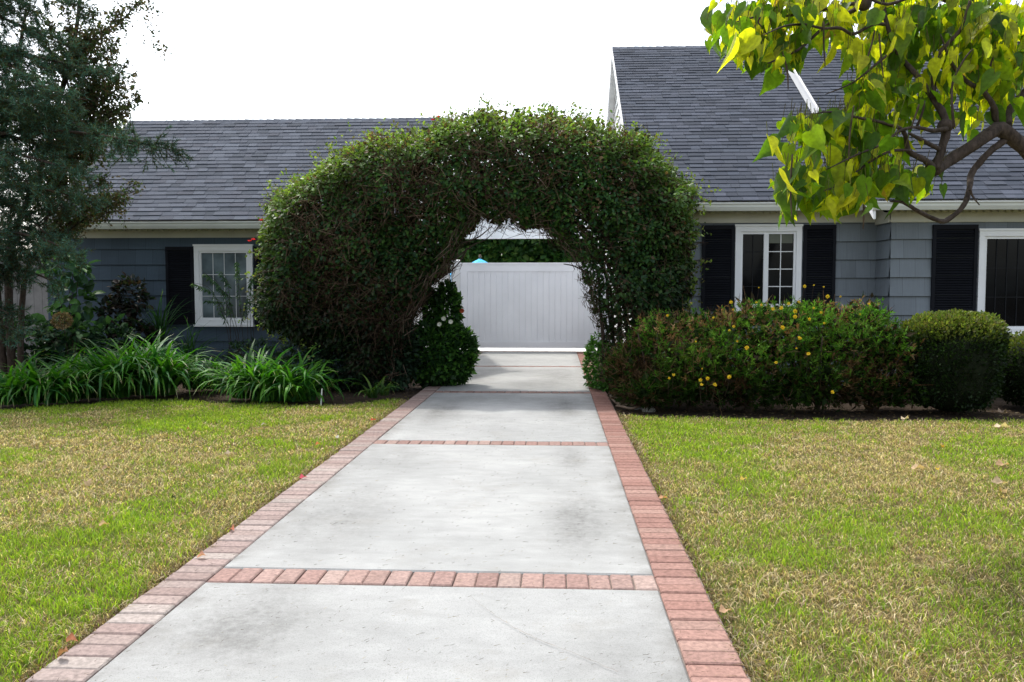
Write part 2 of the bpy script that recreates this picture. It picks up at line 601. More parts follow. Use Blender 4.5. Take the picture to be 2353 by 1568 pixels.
# lawn base sheets, outline follows the flower beds
left_edge = [G(-300, 952), G(0, 940), G(180, 930), G(300, 921), G(410, 918), G(520, 926), G(700, 930), G(800, 928), G(870, 922), G(905, 918)]
right_edge = [G(1437, 953), G(1500, 957), G(1700, 962), G(2000, 966), G(2353, 963), G(2800, 963)]


def edge_y(x, edge):
    xs = [p.x for p in edge]; ys = [p.y for p in edge]
    return np.interp(x, xs, ys)


def sheet(name, xs, y0, edge, z):
    vs, fs = [], []
    for x in xs:
        vs += [(x, y0, z), (x, float(edge_y(x, edge)), z)]
    for i in range(len(xs) - 1):
        fs.append((2 * i, 2 * i + 2, 2 * i + 3, 2 * i + 1))
    me = bpy.data.meshes.new(name); me.from_pydata(vs, [], fs); me.update()
    return tag(link(name, me, LAWN), kind='structure')


sheet('lawn', list(np.linspace(-14, XL - BW - 0.02, 70)), -6.0, left_edge, -0.018)
sheet('lawn', list(np.linspace(XR + BW + 0.02, 14, 70)), -6.0, right_edge, -0.018)

# driveway slabs with brick bands
b = MB()
ys = BANDS
for i in range(len(ys) - 1):
    dz = random.uniform(-0.002, 0.002)
    b.cbox(XL, ys[i] + 0.105, -0.1, XR, ys[i + 1] - 0.105, 0.004 + dz, 0.008)
drive = tag(b.build('driveway', CONC), kind='structure')
b = MB(); b.cbox(XL - 2.0, 19.44, -0.1, XR + 3.0, 40.0, 0.002, 0.006)
tag(b.build('patio', mat_simple('sunlit_concrete', (.62, .61, .58), .8, .1, 3, .3, .3)), kind='structure')  # coloured paler to paint the sunlight on the ground beyond the gate
# hairline crack across the near slab
b = MB()
pts = [G(1085, 1375), G(1110, 1400), G(1150, 1428), G(1190, 1452), G(1240, 1478), G(1300, 1500), G(1370, 1530), G(1430, 1556)]
fine = []
for i in range(len(pts) - 1):
    for k in range(5):
        t_ = k / 5
        p = pts[i].lerp(pts[i + 1], t_)
        fine.append(p + Vector((random.uniform(-.006, .006), random.uniform(-.006, .006), 0)))
for i in range(len(fine) - 1):
    a, c = fine[i], fine[i + 1]
    w = random.uniform(.0008, .002)
    b.add([(a.x, a.y - w, .0115), (a.x, a.y + w, .0115), (c.x, c.y + w, .0115), (c.x, c.y - w, .0115)], [(0, 3, 2, 1)])
b.build('crack', MORTAR, drive)

b = MB()
b.box(XL - BW - .012, -5, -.1, XL - .001, 19.4, -.008)
b.box(XR + .001, -5, -.1, XR + BW + .012, 19.4, -.008)
for y in BANDS:
    b.box(XL + .001, y - .104, -.1, XR - .001, y + .104, -.009)
tag(b.build('mortar_bed', MORTAR), kind='structure')

b = MB()
BC = [(.30, .205, .18), (.32, .225, .20), (.265, .17, .15), (.325, .245, .215), (.285, .19, .165), (.25, .155, .135)]


def brick(x0, y0, x1, y1):
    c = Vector(BC[3]).lerp(Vector(random.choice(BC)), .75) * random.uniform(0.90, 1.08)
    if x0 < XL: c = Vector((c.x * .98, c.y * 1.13, c.z * 1.17))
    elif x0 > XR: c = Vector((c.x * .95, c.y * .82, c.z * .78))
    k = min(1.0, max(0.0, (0.5 * (y0 + y1) - 3.0) / 8.0))
    c = c.lerp(Vector((c.x * .82, c.y * .76, c.z * .74)), k)
    b.cc = tuple(c)
    j = 0.0028
    dz = random.uniform(-.003, .003)
    b.cbox(x0 + random.uniform(-.003, .002), y0 + j * random.uniform(.6, 1.3), -.06, x1 + random.uniform(-.002, .003), y1 - j * random.uniform(.6, 1.3), .004 + dz, .006)


y = -4.9
while y < 19.3:
    brick(XL - BW - .003, y, XL - .005, y + .1045)
    y += .1055
y = -4.95
while y < 19.3:
    brick(XR + .005, y, XR + BW + .003, y + .1045)
    y += .1055
for yb in BANDS:
    n = 20; w = (XR - XL) / n
    for k in range(n):
        brick(XL + k * w + .003, yb - .099, XL + (k + 1) * w - .003, yb + .099)
tag(b.build('brick_border', BRICK, color=True), kind='structure')

# ------------------------------------------------------------------ grass
def lawn_blades(name, xr, edge, side, seedoff):
    parts = []
    cm = np.array(CM.inverted())
    for (ya, yb, dens, wd, ht) in [(2.3, 3.6, 9500, .0042, .040), (3.6, 5.0, 8000, .0046, .040), (5.0, 7.0, 5200, .0056, .040), (7.0, 11.0, 3600, .0075, .038)]:
        n = int((xr[1] - xr[0]) * (yb - ya) * dens)
        x = rng.uniform(xr[0] - .02, xr[1] + .02, n); yv = rng.uniform(ya, yb, n)
        wob = .022 * (vnoise(np.stack([yv * 0 + side, yv, yv * 0], 1), 7.0) - .35) + rng.normal(0, .006, n)
        ok = (x < xr[1] + wob) if side < 0 else (x > xr[0] - wob)
        ok &= yv < edge_y(x, edge) + rng.normal(0, .03, n)
        # only where the view, with a margin for a step to the side, reaches
        pxl = (x * cm[0, 0] + yv * cm[0, 1]); dep = -(x * cm[2, 0] + yv * cm[2, 1])
        ok &= np.abs(pxl) < dep * 0.62 + 0.9
        x, yv = x[ok], yv[ok]; n = len(x)
        p3 = np.stack([x, yv, np.full(n, seedoff)], 1)
        g1 = vnoise(p3, 0.8); g2 = vnoise(p3 + 31, 2.6); g3 = vnoise(p3 + 57, 9.0)
        green = 0.45 * g1 + 0.33 * g2 + 0.22 * g3
        if side < 0:
            green += 0.06 * np.clip((4.6 - yv) / 2.0, -0.5, 1)
            inner = (XL - BW) - x
        else:
            green += -0.02 + 0.05 * np.clip((4.4 - yv) / 1.5, 0, 1) - 0.05 * np.exp(-((x - 2.6) / 1.2) ** 2 - ((yv - 6.8) / 1.2) ** 2)
            inner = x - (XR + BW)
        green = green - 0.35 * np.exp(-inner / 0.07)
        straw = rng.random(n) > np.clip((green - (.45 if side > 0 else .31)) * 3.2 + 0.10, 0.10, 0.85)
        cg = pal(n, [(.125, .205, .016), (.165, .235, .020), (.20, .255, .030), (.095, .165, .014)])
        cg *= (0.75 + 0.6 * np.clip(green, 0.2, .8))[:, None]
        cs = pal(n, [(.34, .27, .15), (.25, .185, .105), (.50, .42, .30), (.17, .12, .065)])
        dead = np.exp(-inner / 0.06)[:, None]
        cs = cs * (1 - .55 * dead)
        c = np.where(straw[:, None], cs, cg)
        tuft = 0.55 + 0.9 * vnoise(p3 + 11, 6.0)
        h = ht * rng.uniform(.45, 1.2, n) * np.where(straw, .75, 1.05) * tuft
        lean = rng.normal(0, .55, (n, 2)) * np.where(straw, 1.7, .9)[:, None]
        w = wd * rng.uniform(.6, 1.25, n)
        an = rng.uniform(0, math.pi, n)
        wx, wy = np.cos(an) * w / 2, np.sin(an) * w / 2
        z0 = np.full(n, -.018)
        v = np.empty((n, 5, 3))
        v[:, 0] = np.stack([x - wx, yv - wy, z0], 1); v[:, 1] = np.stack([x + wx, yv + wy, z0], 1)
        mx_, my_ = x + lean[:, 0] * h * .45, yv + lean[:, 1] * h * .45
        v[:, 2] = np.stack([mx_ + wx * .8, my_ + wy * .8, z0 + h * .62], 1); v[:, 3] = np.stack([mx_ - wx * .8, my_ - wy * .8, z0 + h * .62], 1)
        v[:, 4] = np.stack([x + lean[:, 0] * h * 1.15, yv + lean[:, 1] * h * 1.15, z0 + h * np.where(straw, .8, 1.0)], 1)
        t3 = np.array([(0, 1, 2), (0, 2, 3), (3, 2, 4)])
        f = (t3[None] + (np.arange(n) * 5)[:, None, None]).reshape(-1, 3)
        c5 = np.repeat(c, 5, axis=0).reshape(n, 5, 3)
        c5[:, 0:2] *= .45
        parts.append((v.reshape(-1, 3), f, c5.reshape(-1, 3)))
    v, f, c = merge(parts)
    o = mesh_np(name, v, f, GRASS, None, c)
    return tag(o, kind='stuff')


tag(lawn_blades('grass', (-8.5, XL - BW - .005), left_edge, -1, 0.3), 'mown green and straw coloured grass left of the driveway', 'grass')
tag(lawn_blades('grass', (XR + BW + .005, 7.2), right_edge, 1, 7.7), 'patchy dry grass of the lawn right of the driveway', 'grass')

# dry clippings scattered on the concrete and bricks
n = 1500
yy = 2.6 + 6.5 * rng.random(n) ** 1.7
xx = rng.uniform(XL - .2, XR + .2, n)
an = rng.normal(0.5, .7, n)
L = rng.uniform(.004, .018, n) * rng.choice([1, 1, 1.6], n)
dx, dy = np.cos(an) * L, np.sin(an) * L
p0 = np.stack([xx - dx / 2, yy - dy / 2, np.full(n, .0105)], 1); p1 = np.stack([xx + dx / 2, yy + dy / 2, np.full(n, .0125)], 1)
v, f, c = sticks(p0, p1, rng.uniform(.0005, .0011, n), .0004, pal(n, [(.14, .11, .07), (.08, .065, .045), (.30, .25, .15), (.10, .085, .06)]))
tag(mesh_np('grass_clippings', v, f, DEBRIS, None, c), 'short dry grass clippings strewn over the concrete slabs', 'clippings', kind='stuff')

# dead thatch and crumbs along both lawn edges
n = 5200
s_ = rng.integers(0, 2, n)
yy = 2.4 + 7.5 * rng.random(n) ** 1.4
off = np.abs(rng.normal(0, .035, n)) - .01
xx = np.where(s_ == 0, XL - BW - off, XR + BW + off)
keep = np.where(s_ == 0, rng.random(n) < .9, rng.random(n) < .55); xx, yy = xx[keep], yy[keep]; n = len(xx)
d = rdir(n); d[:, 2] = np.abs(d[:, 2]) * .5
p0 = np.stack([xx, yy, np.full(n, -.012)], 1); p1 = p0 + unit(d) * rng.uniform(.01, .035, n)[:, None]
v, f, c = sticks(p0, p1, .0022, .001, pal(n, [(.16, .10, .05), (.10, .06, .03), (.24, .17, .09), (.07, .045, .025)]))
tag(mesh_np('dead_thatch', v, f, DEBRIS, None, c), 'brown dead thatch along the cut lawn edges beside the bricks', 'thatch', kind='stuff')

# ------------------------------------------------------------------ houses
def shingle_roof(name, x0, x1, y0, z0, y1, z1, parent, expo=0.127, cols=None, tabw=(.13, .30), lift=0.0):
    """front slope of laminated shingles from eave (y0,z0) to ridge (y1,z1)"""
    Ls = math.hypot(y1 - y0, z1 - z0)
    sy, sz = (y1 - y0) / Ls, (z1 - z0) / Ls
    ny, nz = -sz, sy
    bm = MB()
    rows = int(Ls / expo)
    ex = Ls / rows
    r_ = random.Random(17 + int(x0 * 10))
    for i in range(rows):
        s0, s1 = i * ex - .012, (i + 1) * ex + .01
        x = x0 - r_.uniform(0, .2)
        tone_row = r_.uniform(.93, 1.07)
        while x < x1:
            w = r_.uniform(*tabw)
            a, c = max(x, x0), min(x + w - .004, x1)
            x += w
            if c - a < .01: continue
            th = r_.choice([.012, .017, .018]) + r_.uniform(-.002, .002)
            bm.cc = tuple(Vector(r_.choice(cols)) * r_.uniform(.9, 1.1) * tone_row)
            st = s0 + (r_.uniform(-.004, .004))

            def pt(xq, s, h):
                return (xq, y0 + sy * s + ny * h, z0 + sz * s + nz * h + lift)
            # leading edge stands proud, the head runs under the next course
            vs = [pt(a, st, .001), pt(c, st, .001), pt(c, st, th), pt(a, st, th), pt(c, s1, .003), pt(a, s1, .003)]
            bm.add(vs, [(0, 1, 2, 3), (3, 2, 4, 5), (0, 3, 5), (1, 4, 2)])
    return bm.build(name, SHINGLE, parent, color=True)


def wall_courses(bm, x0, x1, yf, ztop, zbot, row=0.262, holes=(), lip=.026):
    """lapped shingle courses on a wall facing -Y; holes = list of (x0,x1,z0,z1) cut out"""
    k0 = math.floor(zbot / row)
    z = k0 * row
    while z < ztop:
        a, c = max(z, zbot), min(z + row, ztop)
        spans = [(x0, x1)]
        cuts = sorted({a, c} | {h[2] for h in holes if a < h[2] < c} | {h[3] for h in holes if a < h[3] < c})
        for q0, q1 in zip(cuts[:-1], cuts[1:]):
            segs = [(x0, x1)]
            for h in holes:
                if h[2] < (q0 + q1) / 2 < h[3]:
                    ns = []
                    for s0, s1 in segs:
                        if h[0] > s0: ns.append((s0, min(s1, h[0])))
                        if h[1] < s1: ns.append((max(s0, h[1]), s1))
                    segs = [(s0, s1) for s0, s1 in ns if s1 - s0 > 1e-4]
            for s0, s1 in segs:
                yb0 = yf - lip * (1 - (q0 - z) / row); yb1 = yf - lip * (1 - (q1 - z) / row)
                bm.add([(s0, yb0, q0), (s1, yb0, q0), (s1, yb1, q1), (s0, yb1, q1), (s0, yf + .02, q0), (s1, yf + .02, q0), (s1, yf + .02, q1), (s0, yf + .02, q1)],
                       [(0, 1, 2, 3), (0, 4, 5, 1), (0, 3, 7, 4), (1, 5, 6, 2)])
        z += row


def side_courses(bm, y0, y1, xf, sgn, ztop_fn, zbot, row=0.262, lip=.026, step=None):
    """lapped courses on a wall facing sgn*X; top follows ztop_fn(y)"""
    z = math.floor(zbot / row) * row
    zmax = max(ztop_fn(y0), ztop_fn(y1), ztop_fn((y0 + y1) / 2))
    while z < zmax:
        a, c = max(z, zbot), z + row
        # y range where the roof stands above this course
        n = 60
        yy_ = [y0 + (y1 - y0) * i / n for i in range(n + 1)]
        run = [q for q in yy_ if ztop_fn(q) > a + .01]
        if run:
            p, q = run[0], run[-1]
            top = [u for u in yy_ if ztop_fn(u) > c]
            tp, tq = (top[0], top[-1]) if top else ((p + q) / 2, (p + q) / 2)
            xa, xb = xf + sgn * lip, xf
            cc = min(c, zmax)
            bm.add([(xa, p, a), (xa, q, a), (xb, tq, cc), (xb, tp, cc), (xf - sgn * .02, p, a), (xf - sgn * .02, q, a)],
                   [(0, 1, 2, 3) if sgn < 0 else (3, 2, 1, 0), (0, 4, 5, 1) if sgn > 0 else (1, 5, 4, 0)])
        z += row


def shutter(parent, x0, x1, z0, z1, yf):
    bm = MB()
    fw = .045
    bm.box(x0, yf - .035, z0, x0 + fw, yf, z1)
    bm.box(x1 - fw, yf - .035, z0, x1, yf, z1)
    for a, c in ((z0, z0 + .06), (z1 - .06, z1)):
        bm.box(x0 + fw, yf - .034, a, x1 - fw, yf, c)
    bm.box(x0 + fw, yf - .006, z0 + .06, x1 - fw, yf - .001, z1 - .06)
    z = z0 + .065
    while z < z1 - .085:
        if True:
            bm.add([(x0 + fw, yf - .031, z), (x1 - fw, yf - .031, z), (x1 - fw, yf - .008, z + .026), (x0 + fw, yf - .008, z + .026),
                    (x0 + fw, yf - .031, z - .006), (x1 - fw, yf - .031, z - .006)],
                   [(0, 1, 2, 3), (4, 5, 1, 0)])
        z += .034
    return bm.build('shutter', BLACKP, parent)


def window(parent, x0, x1, z0, z1, yf, cols, rows, glass, fw=.085, mull=None, sill=True, blind=None, only_right=False, mb=.006):
    """framed window set in a wall facing -Y"""
    bm = MB()
    yo = yf - .045
    bm.box(x0, yo, z0, x0 + fw, yf + .02, z1); bm.box(x1 - fw, yo, z0, x1, yf + .02, z1)
    bm.box(x0 + fw, yo + .001, z1 - fw, x1 - fw, yf + .02, z1); bm.box(x0 + fw, yo + .001, z0, x1 - fw, yf + .02, z0 + fw)
    # inner sash step
    s = .035
    ix0, ix1, iz0, iz1 = x0 + fw, x1 - fw, z0 + fw, z1 - fw
    for (a, c, d, e) in ((ix0, ix0 + s, iz0, iz1), (ix1 - s, ix1, iz0, iz1), (ix0 + s, ix1 - s, iz0, iz0 + s), (ix0 + s, ix1 - s, iz1 - s, iz1)):
        bm.box(a, yo + .022, d, c, yf + .03, e)
    # head trim
    bm.box(x0 - .012, yo - .012, z1, x1 + .012, yf + .01, z1 + .03)
    w = bm.build('window', WHITE, parent)
    if sill:
        q = MB(); q.box(x0 - .02, yf - .075, z0 - .035, x1 + .02, yf + .01, z0)
        q.build('sill', WHITE, w)
    panes = [(ix0 + s, ix1 - s)]
    if mull:
        q = MB(); q.box(mull - .035, yo + .012, iz0 + s, mull + .035, yf + .03, iz1 - s); q.build('mullion', WHITE, w)
        panes = [(ix0 + s, mull - .035), (mull + .035, ix1 - s)]
    for pi, (a, c) in enumerate(panes):
        q = MB(); q.box(a, yf + .006, iz0 + s, c, yf + .012, iz1 - s)
        q.build('pane', glass, w)
        q = MB()
        m = mb
        for k in range(1, cols):
            xm = a + (c - a) * k / cols
            q.box(xm - m, yf - .004, iz0 + s, xm + m, yf + .005, iz1 - s)
        for k in range(1, rows):
            zm = iz0 + s + (iz1 - iz0 - 2 * s) * k / rows
            q.box(a, yf - .003, zm - m, c, yf + .004, zm + m)
        q.build('muntin', MUNT_D if (only_right and pi == 0) else WHITE, w)
        if blind and pi == 1:
            q = MB(); q.box(a + .01, yf - .0005, iz1 - s - blind, c - .01, yf + .0045, iz1 - s); q.build('blind', BLIND, w)
    return w


MUNT_D = mat_simple('dark_muntin', (0.014, 0.015, 0.017), 0.6, spec=.1)
BLIND = mat_simple('blind_cloth', (0.12, 0.13, 0.10), 0.8, .1)


def gutter(parent, x0, x1, yb, ztop, dep=.11, h=.11):
    prof = [(yb, ztop), (yb, ztop - h), (yb - dep * .55, ztop - h), (yb - dep * .8, ztop - h * .55), (yb - dep * .85, ztop - h * .3), (yb - dep, ztop - h * .12),
            (yb - dep, ztop), (yb - dep + .012, ztop + .002), (yb - dep + .012, ztop - h * .2), (yb - .012, ztop - h * .2), (yb - .01, ztop)]
    bm = MB(); bm.prism(prof, x0, x1)
    return bm.build('gutter', GUTTERM, parent)


def frieze(parent, x0, x1, yw, z0, z1, yeave):
    """cream board below the eave with a row of dentils and a soffit"""
    bm = MB()
    bm.box(x0, yw - .03, z0, x1, yw - .002, z1)
    bm.box(x0, yw - .045, z0 + .012, x1, yw - .031, z0 + .030)
    bm.box(x0, yeave, z1 + .001, x1, yw - .004, z1 + .03)
    fr = bm.build('frieze', CREAM, parent)
    q = MB()
    x = x0 + .02
    while x < x1 - .05:
        q.box(x, yw - .075, z1 - .095, x + .052, yw - .031, z1 - .012)
        x += .095
    q.box(x0, yw - .085, z1 - .010, x1, yw - .031, z1)
    q.build('dentil', CREAM, fr)
    return fr


ROOFD = [(.048, .055, .072), (.055, .064, .083), (.042, .049, .064), (.063, .071, .092), (.051, .058, .074)]
ROOFC = [(.066, .075, .094), (.075, .085, .106), (.057, .066, .082), (.084, .095, .117), (.069, .076, .094)]

# ---- left house
YW = 14.2
hl = thing('house', 'slate blue single storey house left of the vine arch with one white twelve pane window', 'house', (-5.4, 16.5, 0))
xa, xb = P(112, 600, YW).x, -2.46
eY, rY = 13.82, 16.5
eZ = P(400, 506, eY).z; rZ = P(600, 277, rY).z
w0, w1 = P(449, 640, YW).x, P(583, 640, YW).x
wz1, wz0 = P(515, 566, YW).z, P(515, 746, YW).z
zf0, zf1 = P(400, 547, YW).z, P(400, 519, YW).z
b = MB(); wall_courses(b, xa, xb, YW, zf0 + .01, 0.0, holes=[(w0 + .02, w1 - .02, wz0, wz1)])
b.box(xa + .02, YW + .25, 0, xb - .02, YW + .3, zf1)
b.build('wall', SIDE_B, hl)


def lz(yq):
    return eZ + (rZ - eZ) / (rY - eY) * (yq - eY) if yq < rY else rZ - (rZ - eZ) / (rY - eY) * (yq - rY)


yB = 2 * rY - YW + 1.2
b = MB(); side_courses(b, YW + .0, 19.6, xb, 1, lambda q: lz(q) - .08, 0.0); b.build('side_wall', SIDE_WY, hl)
b = MB(); side_courses(b, YW + .0, 19.6, xa, -1, lambda q: lz(q) - .08, 0.0); b.build('side_wall', SIDE_WY, hl)
b = MB(); b.box(xb - .11, YW - .03, 0, xb + .02, YW + .0, zf0); b.build('corner_board', SIDE_B, hl); b = MB(); b.box(xa - .02, YW - .03, 0, xa + .11, YW, zf0); b.build('corner_board', SIDE_B, hl)
roofL = MB()
rx0, rx1 = P(300, 278, rY).x, P(1003, 272, rY).x
roofL.prism([(eY, eZ - .02), (rY, rZ - .02), (2 * rY - eY, eZ - .02), (2 * rY - eY, eZ - .12), (rY, rZ - .15), (eY, eZ - .12)], rx0, rx1)
rl = roofL.build('roof', CREAM, hl)
shingle_roof('shingles', rx0 - .02, rx1 + .02, eY - .03, eZ, rY, rZ, rl, cols=ROOFC)
b = MB()
x = rx0 - .02
while x < rx1:
    h = random.uniform(0, .008)
    b.cc = tuple(Vector(random.choice(ROOFC)) * random.uniform(1.0, 1.25))
    b.add([(x, rY - .13, rZ - .10 + h), (x + .2, rY - .13, rZ - .105 + h), (x + .2, rY, rZ + .008 + h * .6), (x, rY, rZ + .022 + h), (x, rY + .13, rZ - .1 + h), (x + .2, rY + .13, rZ - .105 + h)],
          [(0, 1, 2, 3), (3, 2, 5, 4)])
    x += .145
b.build('ridge_cap', SHINGLE, rl, color=True)
gutter(hl, rx0, rx1 + .03, eY + .04, eZ - .035)
frieze(hl, xa, xb, YW, zf0, zf1, eY)
window(hl, w0, w1, wz0, wz1, YW, 4, 3, GLASS_L, fw=.082, mb=.0042)
shutter(hl, P(384, 640, YW).x, P(447, 640, YW).x, wz0, wz1 - .01, YW - .016)
shutter(hl, P(586, 640, YW).x, P(649, 640, YW).x, wz0, wz1 - .01, YW - .016)

# ---- right house
YR = 12.5
hr = thing('house', 'grey shingled house right of the vine arch with steep dark roof and black shutters', 'house', (5.0, 17.0, 0))
X0 = 1.26
WX = P(2045, 600, 12.0).x        # corner of the projecting wing
YWg = 12.0
eY1, rY1 = 12.15, 17.25
eZ1 = P(1700, 462, eY1).z; rZ1 = P(1407, 111, rY1).z
zr0, zr1 = P(1700, 513, YR).z, P(1700, 476, YR).z
a0, a1 = P(1688, 600, YR).x, P(1840, 600, YR).x
az1, az0 = P(1760, 521, YR).z, P(1760, 716, YR).z
b = MB(); wall_courses(b, X0, WX, YR, zr0 + .01, 0.0, holes=[(a0 + .02, a1 - .02, az0, az1)])
b.box(X0 + .02, YR + .25, 0, WX, YR + .3, zr1)
b.build('wall', SIDE_G, hr)
c0 = P(2246, 600, YWg).x; c1 = c0 + 1.25
cz1, cz0 = P(2300, 531, YWg).z, P(2300, 768, YWg).z
zw0, zw1 = P(2200, 511, YWg).z, P(2200, 473, YWg).z
b = MB(); wall_courses(b, WX, WX + 5.2, YWg, zw0 + .01, 0.0, holes=[(c0 + .02, c1 - .02, cz0, cz1)])
b.box(WX + .03, YWg + .25, 0, WX + 5.2, YWg + .3, zw1)
b.build('wall', SIDE_G, hr)


def rz_(yq):
    k = (rZ1 - eZ1) / (rY1 - eY1)
    return eZ1 + k * (yq - eY1) if yq < rY1 else rZ1 - k * (yq - rY1)


b = MB(); side_courses(b, YWg - .026, YR + .02, WX, -1, lambda q: zr1, 0.0); b.build('return_wall', SIDE_GY, hr)
b = MB(); side_courses(b, YR, 2 * rY1 - YR, X0, -1, lambda q: rz_(q) - .06, 0.0, row=.2); b.build('gable_wall', SIDE_WY, hr)
xr0 = P(1407, 111, rY1).x - .0
b = MB()
b.prism([(eY1, eZ1 - .02), (rY1, rZ1 - .02), (2 * rY1 - eY1, eZ1 - .02), (2 * rY1 - eY1, eZ1 - .10), (rY1, rZ1 - .12), (eY1, eZ1 - .10)], xr0 + .015, WX + .3)
rr = b.build('roof', WHITE, hr)
shingle_roof('shingles', xr0, WX + .2, eY1 - .03, eZ1, rY1, rZ1, rr, cols=ROOFD)
# wing roof, half a metre forward of the main one
eY2, rY2 = 11.65, 16.75
eZ2 = P(2200, 458, eY2).z; rZ2 = P(1800, 96, rY2).z
xw = P(2010, 462, eY2).x
b = MB()
b.prism([(eY2, eZ2 - .02), (rY2, rZ2 - .02), (2 * rY2 - eY2, eZ2 - .02), (2 * rY2 - eY2, eZ2 - .10), (rY2, rZ2 - .10), (eY2, eZ2 - .10)], xw + .02, WX + 5.4)
rw = b.build('roof', WHITE, hr)
shingle_roof('shingles', xw - .01, WX + 5.4, eY2 - .03, eZ2, rY2, rZ2, rw, cols=ROOFD)
b = MB()   # white rake board and soffit under the wing's left edge
b.prism([(eY2, eZ2 - .012), (rY2, rZ2 - .012), (rY2, rZ2 - .26), (eY2, eZ2 - .26)], xw - .012, xw + .018)
b.prism([(eY2, eZ2 + .004), (rY2, rZ2 + .004), (rY2, rZ2 - .05), (eY2, eZ2 - .05)], xw - .04, xw - .013)
b.prism([(YR, eZ2 + .2), (rY2, rZ2 - .11), (rY2, rZ2 - .9), (YR, eZ2 - .4)], WX - .01, WX + .03)
b.build('rake_board', WHITE, hr)
b = MB()
b.prism([(eY1, eZ1 - .012), (rY1, rZ1 - .012), (2 * rY1 - eY1, eZ1 - .012), (2 * rY1 - eY1, eZ1 - .15), (rY1, rZ1 - .15), (eY1, eZ1 - .15)], xr0 - .012, xr0 + .014)
b.build('rake_board', WHITE, hr)
for (xs, xe, yq, zq, rf) in ((xr0, xw, rY1, rZ1, rr), (xw, WX + 5.3, rY2, rZ2, rw)):
    b = MB(); x = xs
    while x < xe:
        h = random.uniform(0, .008)
        b.cc = tuple(Vector(random.choice(ROOFC)) * random.uniform(1.0, 1.25))
        b.add([(x, yq - .13, zq - .085 + h), (x + .2, yq - .13, zq - .09 + h), (x + .2, yq, zq + .012 + h * .6), (x, yq, zq + .024 + h), (x, yq + .13, zq - .085 + h), (x + .2, yq + .13, zq - .09 + h)],
              [(0, 1, 2, 3), (3, 2, 5, 4)])
        x += .145
    b.build('ridge_cap', SHINGLE, rf, color=True)
gutter(hr, xr0, xw + .02, eY1 + .04, eZ1 - .03)
gutter(hr, xw - .03, WX + 5.3, eY2 + .04, eZ2 - .03)
frieze(hr, X0, WX - .02, YR, zr0, zr1, eY1)
frieze(hr, WX - .03, WX + 5.2, YWg, zw0, zw1, eY2)
b = MB(); b.box(WX - .045, YWg - .03, zw0, WX - .015, YR - .03, zw1); b.build('frieze', CREAM, hr)
window(hr, a0, a1, az0, az1, YR, 2, 4, GLASS_D, fw=.075, mull=P(1759, 600, YR).x, blind=.13, only_right=True)
window(hr, c0, c1, cz0, cz1, YWg, 4, 3, GLASS_D, fw=.075, mull=c0 + .72, only_right=True)
for (p, q, yv, zz0, zz1) in ((1612, 1686, YR, az0, az1 + .02), (1844, 1918, YR, az0, az1 + .02), (2139, 2242, YWg, P(2200, 722, YWg).z, P(2200, 517, YWg).z)):
    shutter(hr, P(p, 600, yv).x, P(q, 600, yv).x, zz0, zz1, yv - .016)
b = MB()
cp = P(2036, 484, 11.86)
b.tube([(cp.x, cp.y, cp.z + .07), (cp.x, cp.y, cp.z + .02)], [.055, .055], 16, 1)
sc_ = thing('security_camera', 'small dark dome camera under the eave at the wall corner', 'camera', (cp.x, cp.y, cp.z + .07))
b.build('mount', WHITE, sc_, True)
b = MB(); b.sphere((cp.x, cp.y, cp.z + .018), (.046, .046, .045), 16, 10); b.build('dome', BLACKP, sc_, True)

# ------------------------------------------------------------------ gate and what lies beyond
YG = 19.5
gx0, gx1 = P(1058, 700, YG).x, 1.22
gz0, gz1 = .075, P(1200, 604, YG).z
gt = thing('driveway_gate', 'wide white tongue and groove gate closing the driveway under the vine arch', 'gate', (gx0, YG, 0))
GATEM = mat_simple('gate_paint', (0.84, 0.855, 0.90), 0.45, 0.04, 1.5, 0.4, 0.04)
b = MB()
b.box(gx0, YG - .03, gz0, gx0 + .16, YG + .03, gz1 - .03); b.box(gx1 - .16, YG - .03, gz0, gx1, YG + .03, gz1 - .03)
b.box(gx0 + .16, YG - .029, gz1 - .2, gx1 - .16, YG + .03, gz1 - .03); b.box(gx0 + .16, YG - .029, gz0, gx1 - .16, YG + .03, gz0 + .15)
b.box(gx0 - .01, YG - .045, gz1 - .03, gx1 + .01, YG + .045, gz1)
b.build('gate_frame', GATEM, gt)
b = MB()
nb = 23; wv = (gx1 - gx0 - .32) / nb
for k in range(nb):
    xk = gx0 + .16 + k * wv
    b.add([(xk, YG + .0, gz0 + .15), (xk + .008, YG - .012, gz0 + .15), (xk + wv - .008, YG - .012, gz0 + .15), (xk + wv, YG, gz0 + .15),
           (xk, YG + .0, gz1 - .2), (xk + .008, YG - .012, gz1 - .2), (xk + wv - .008, YG - .012, gz1 - .2), (xk + wv, YG, gz1 - .2)],
          [(0, 1, 5, 4), (1, 2, 6, 5), (2, 3, 7, 6)])
b.box(gx0 + .16, YG + .005, gz0 + .15, gx1 - .16, YG + .02, gz1 - .2)
b.build('board_panel', GATEM, gt)
pt_ = thing('gate_post', 'white post between the gate and the house side wall', 'post', (gx0 - .1, YG, 0))
b = MB(); b.box(gx0 - .20, YG - .06, 0, gx0 - .006, YG + .06, gz1 + .02); b.build('post', WHITE, pt_)
b = MB(); b.cbox(gx0 - .215, YG - .075, gz1 + .02, gx0 - .001, YG + .075, gz1 + .07, .02); b.build('post_cap', WHITE, pt_)
b = MB(); b.box(gx0 - .05, YG - .075, .4, gx0 + .08, YG - .061, .47); b.build('hinge', BLACKP, pt_)

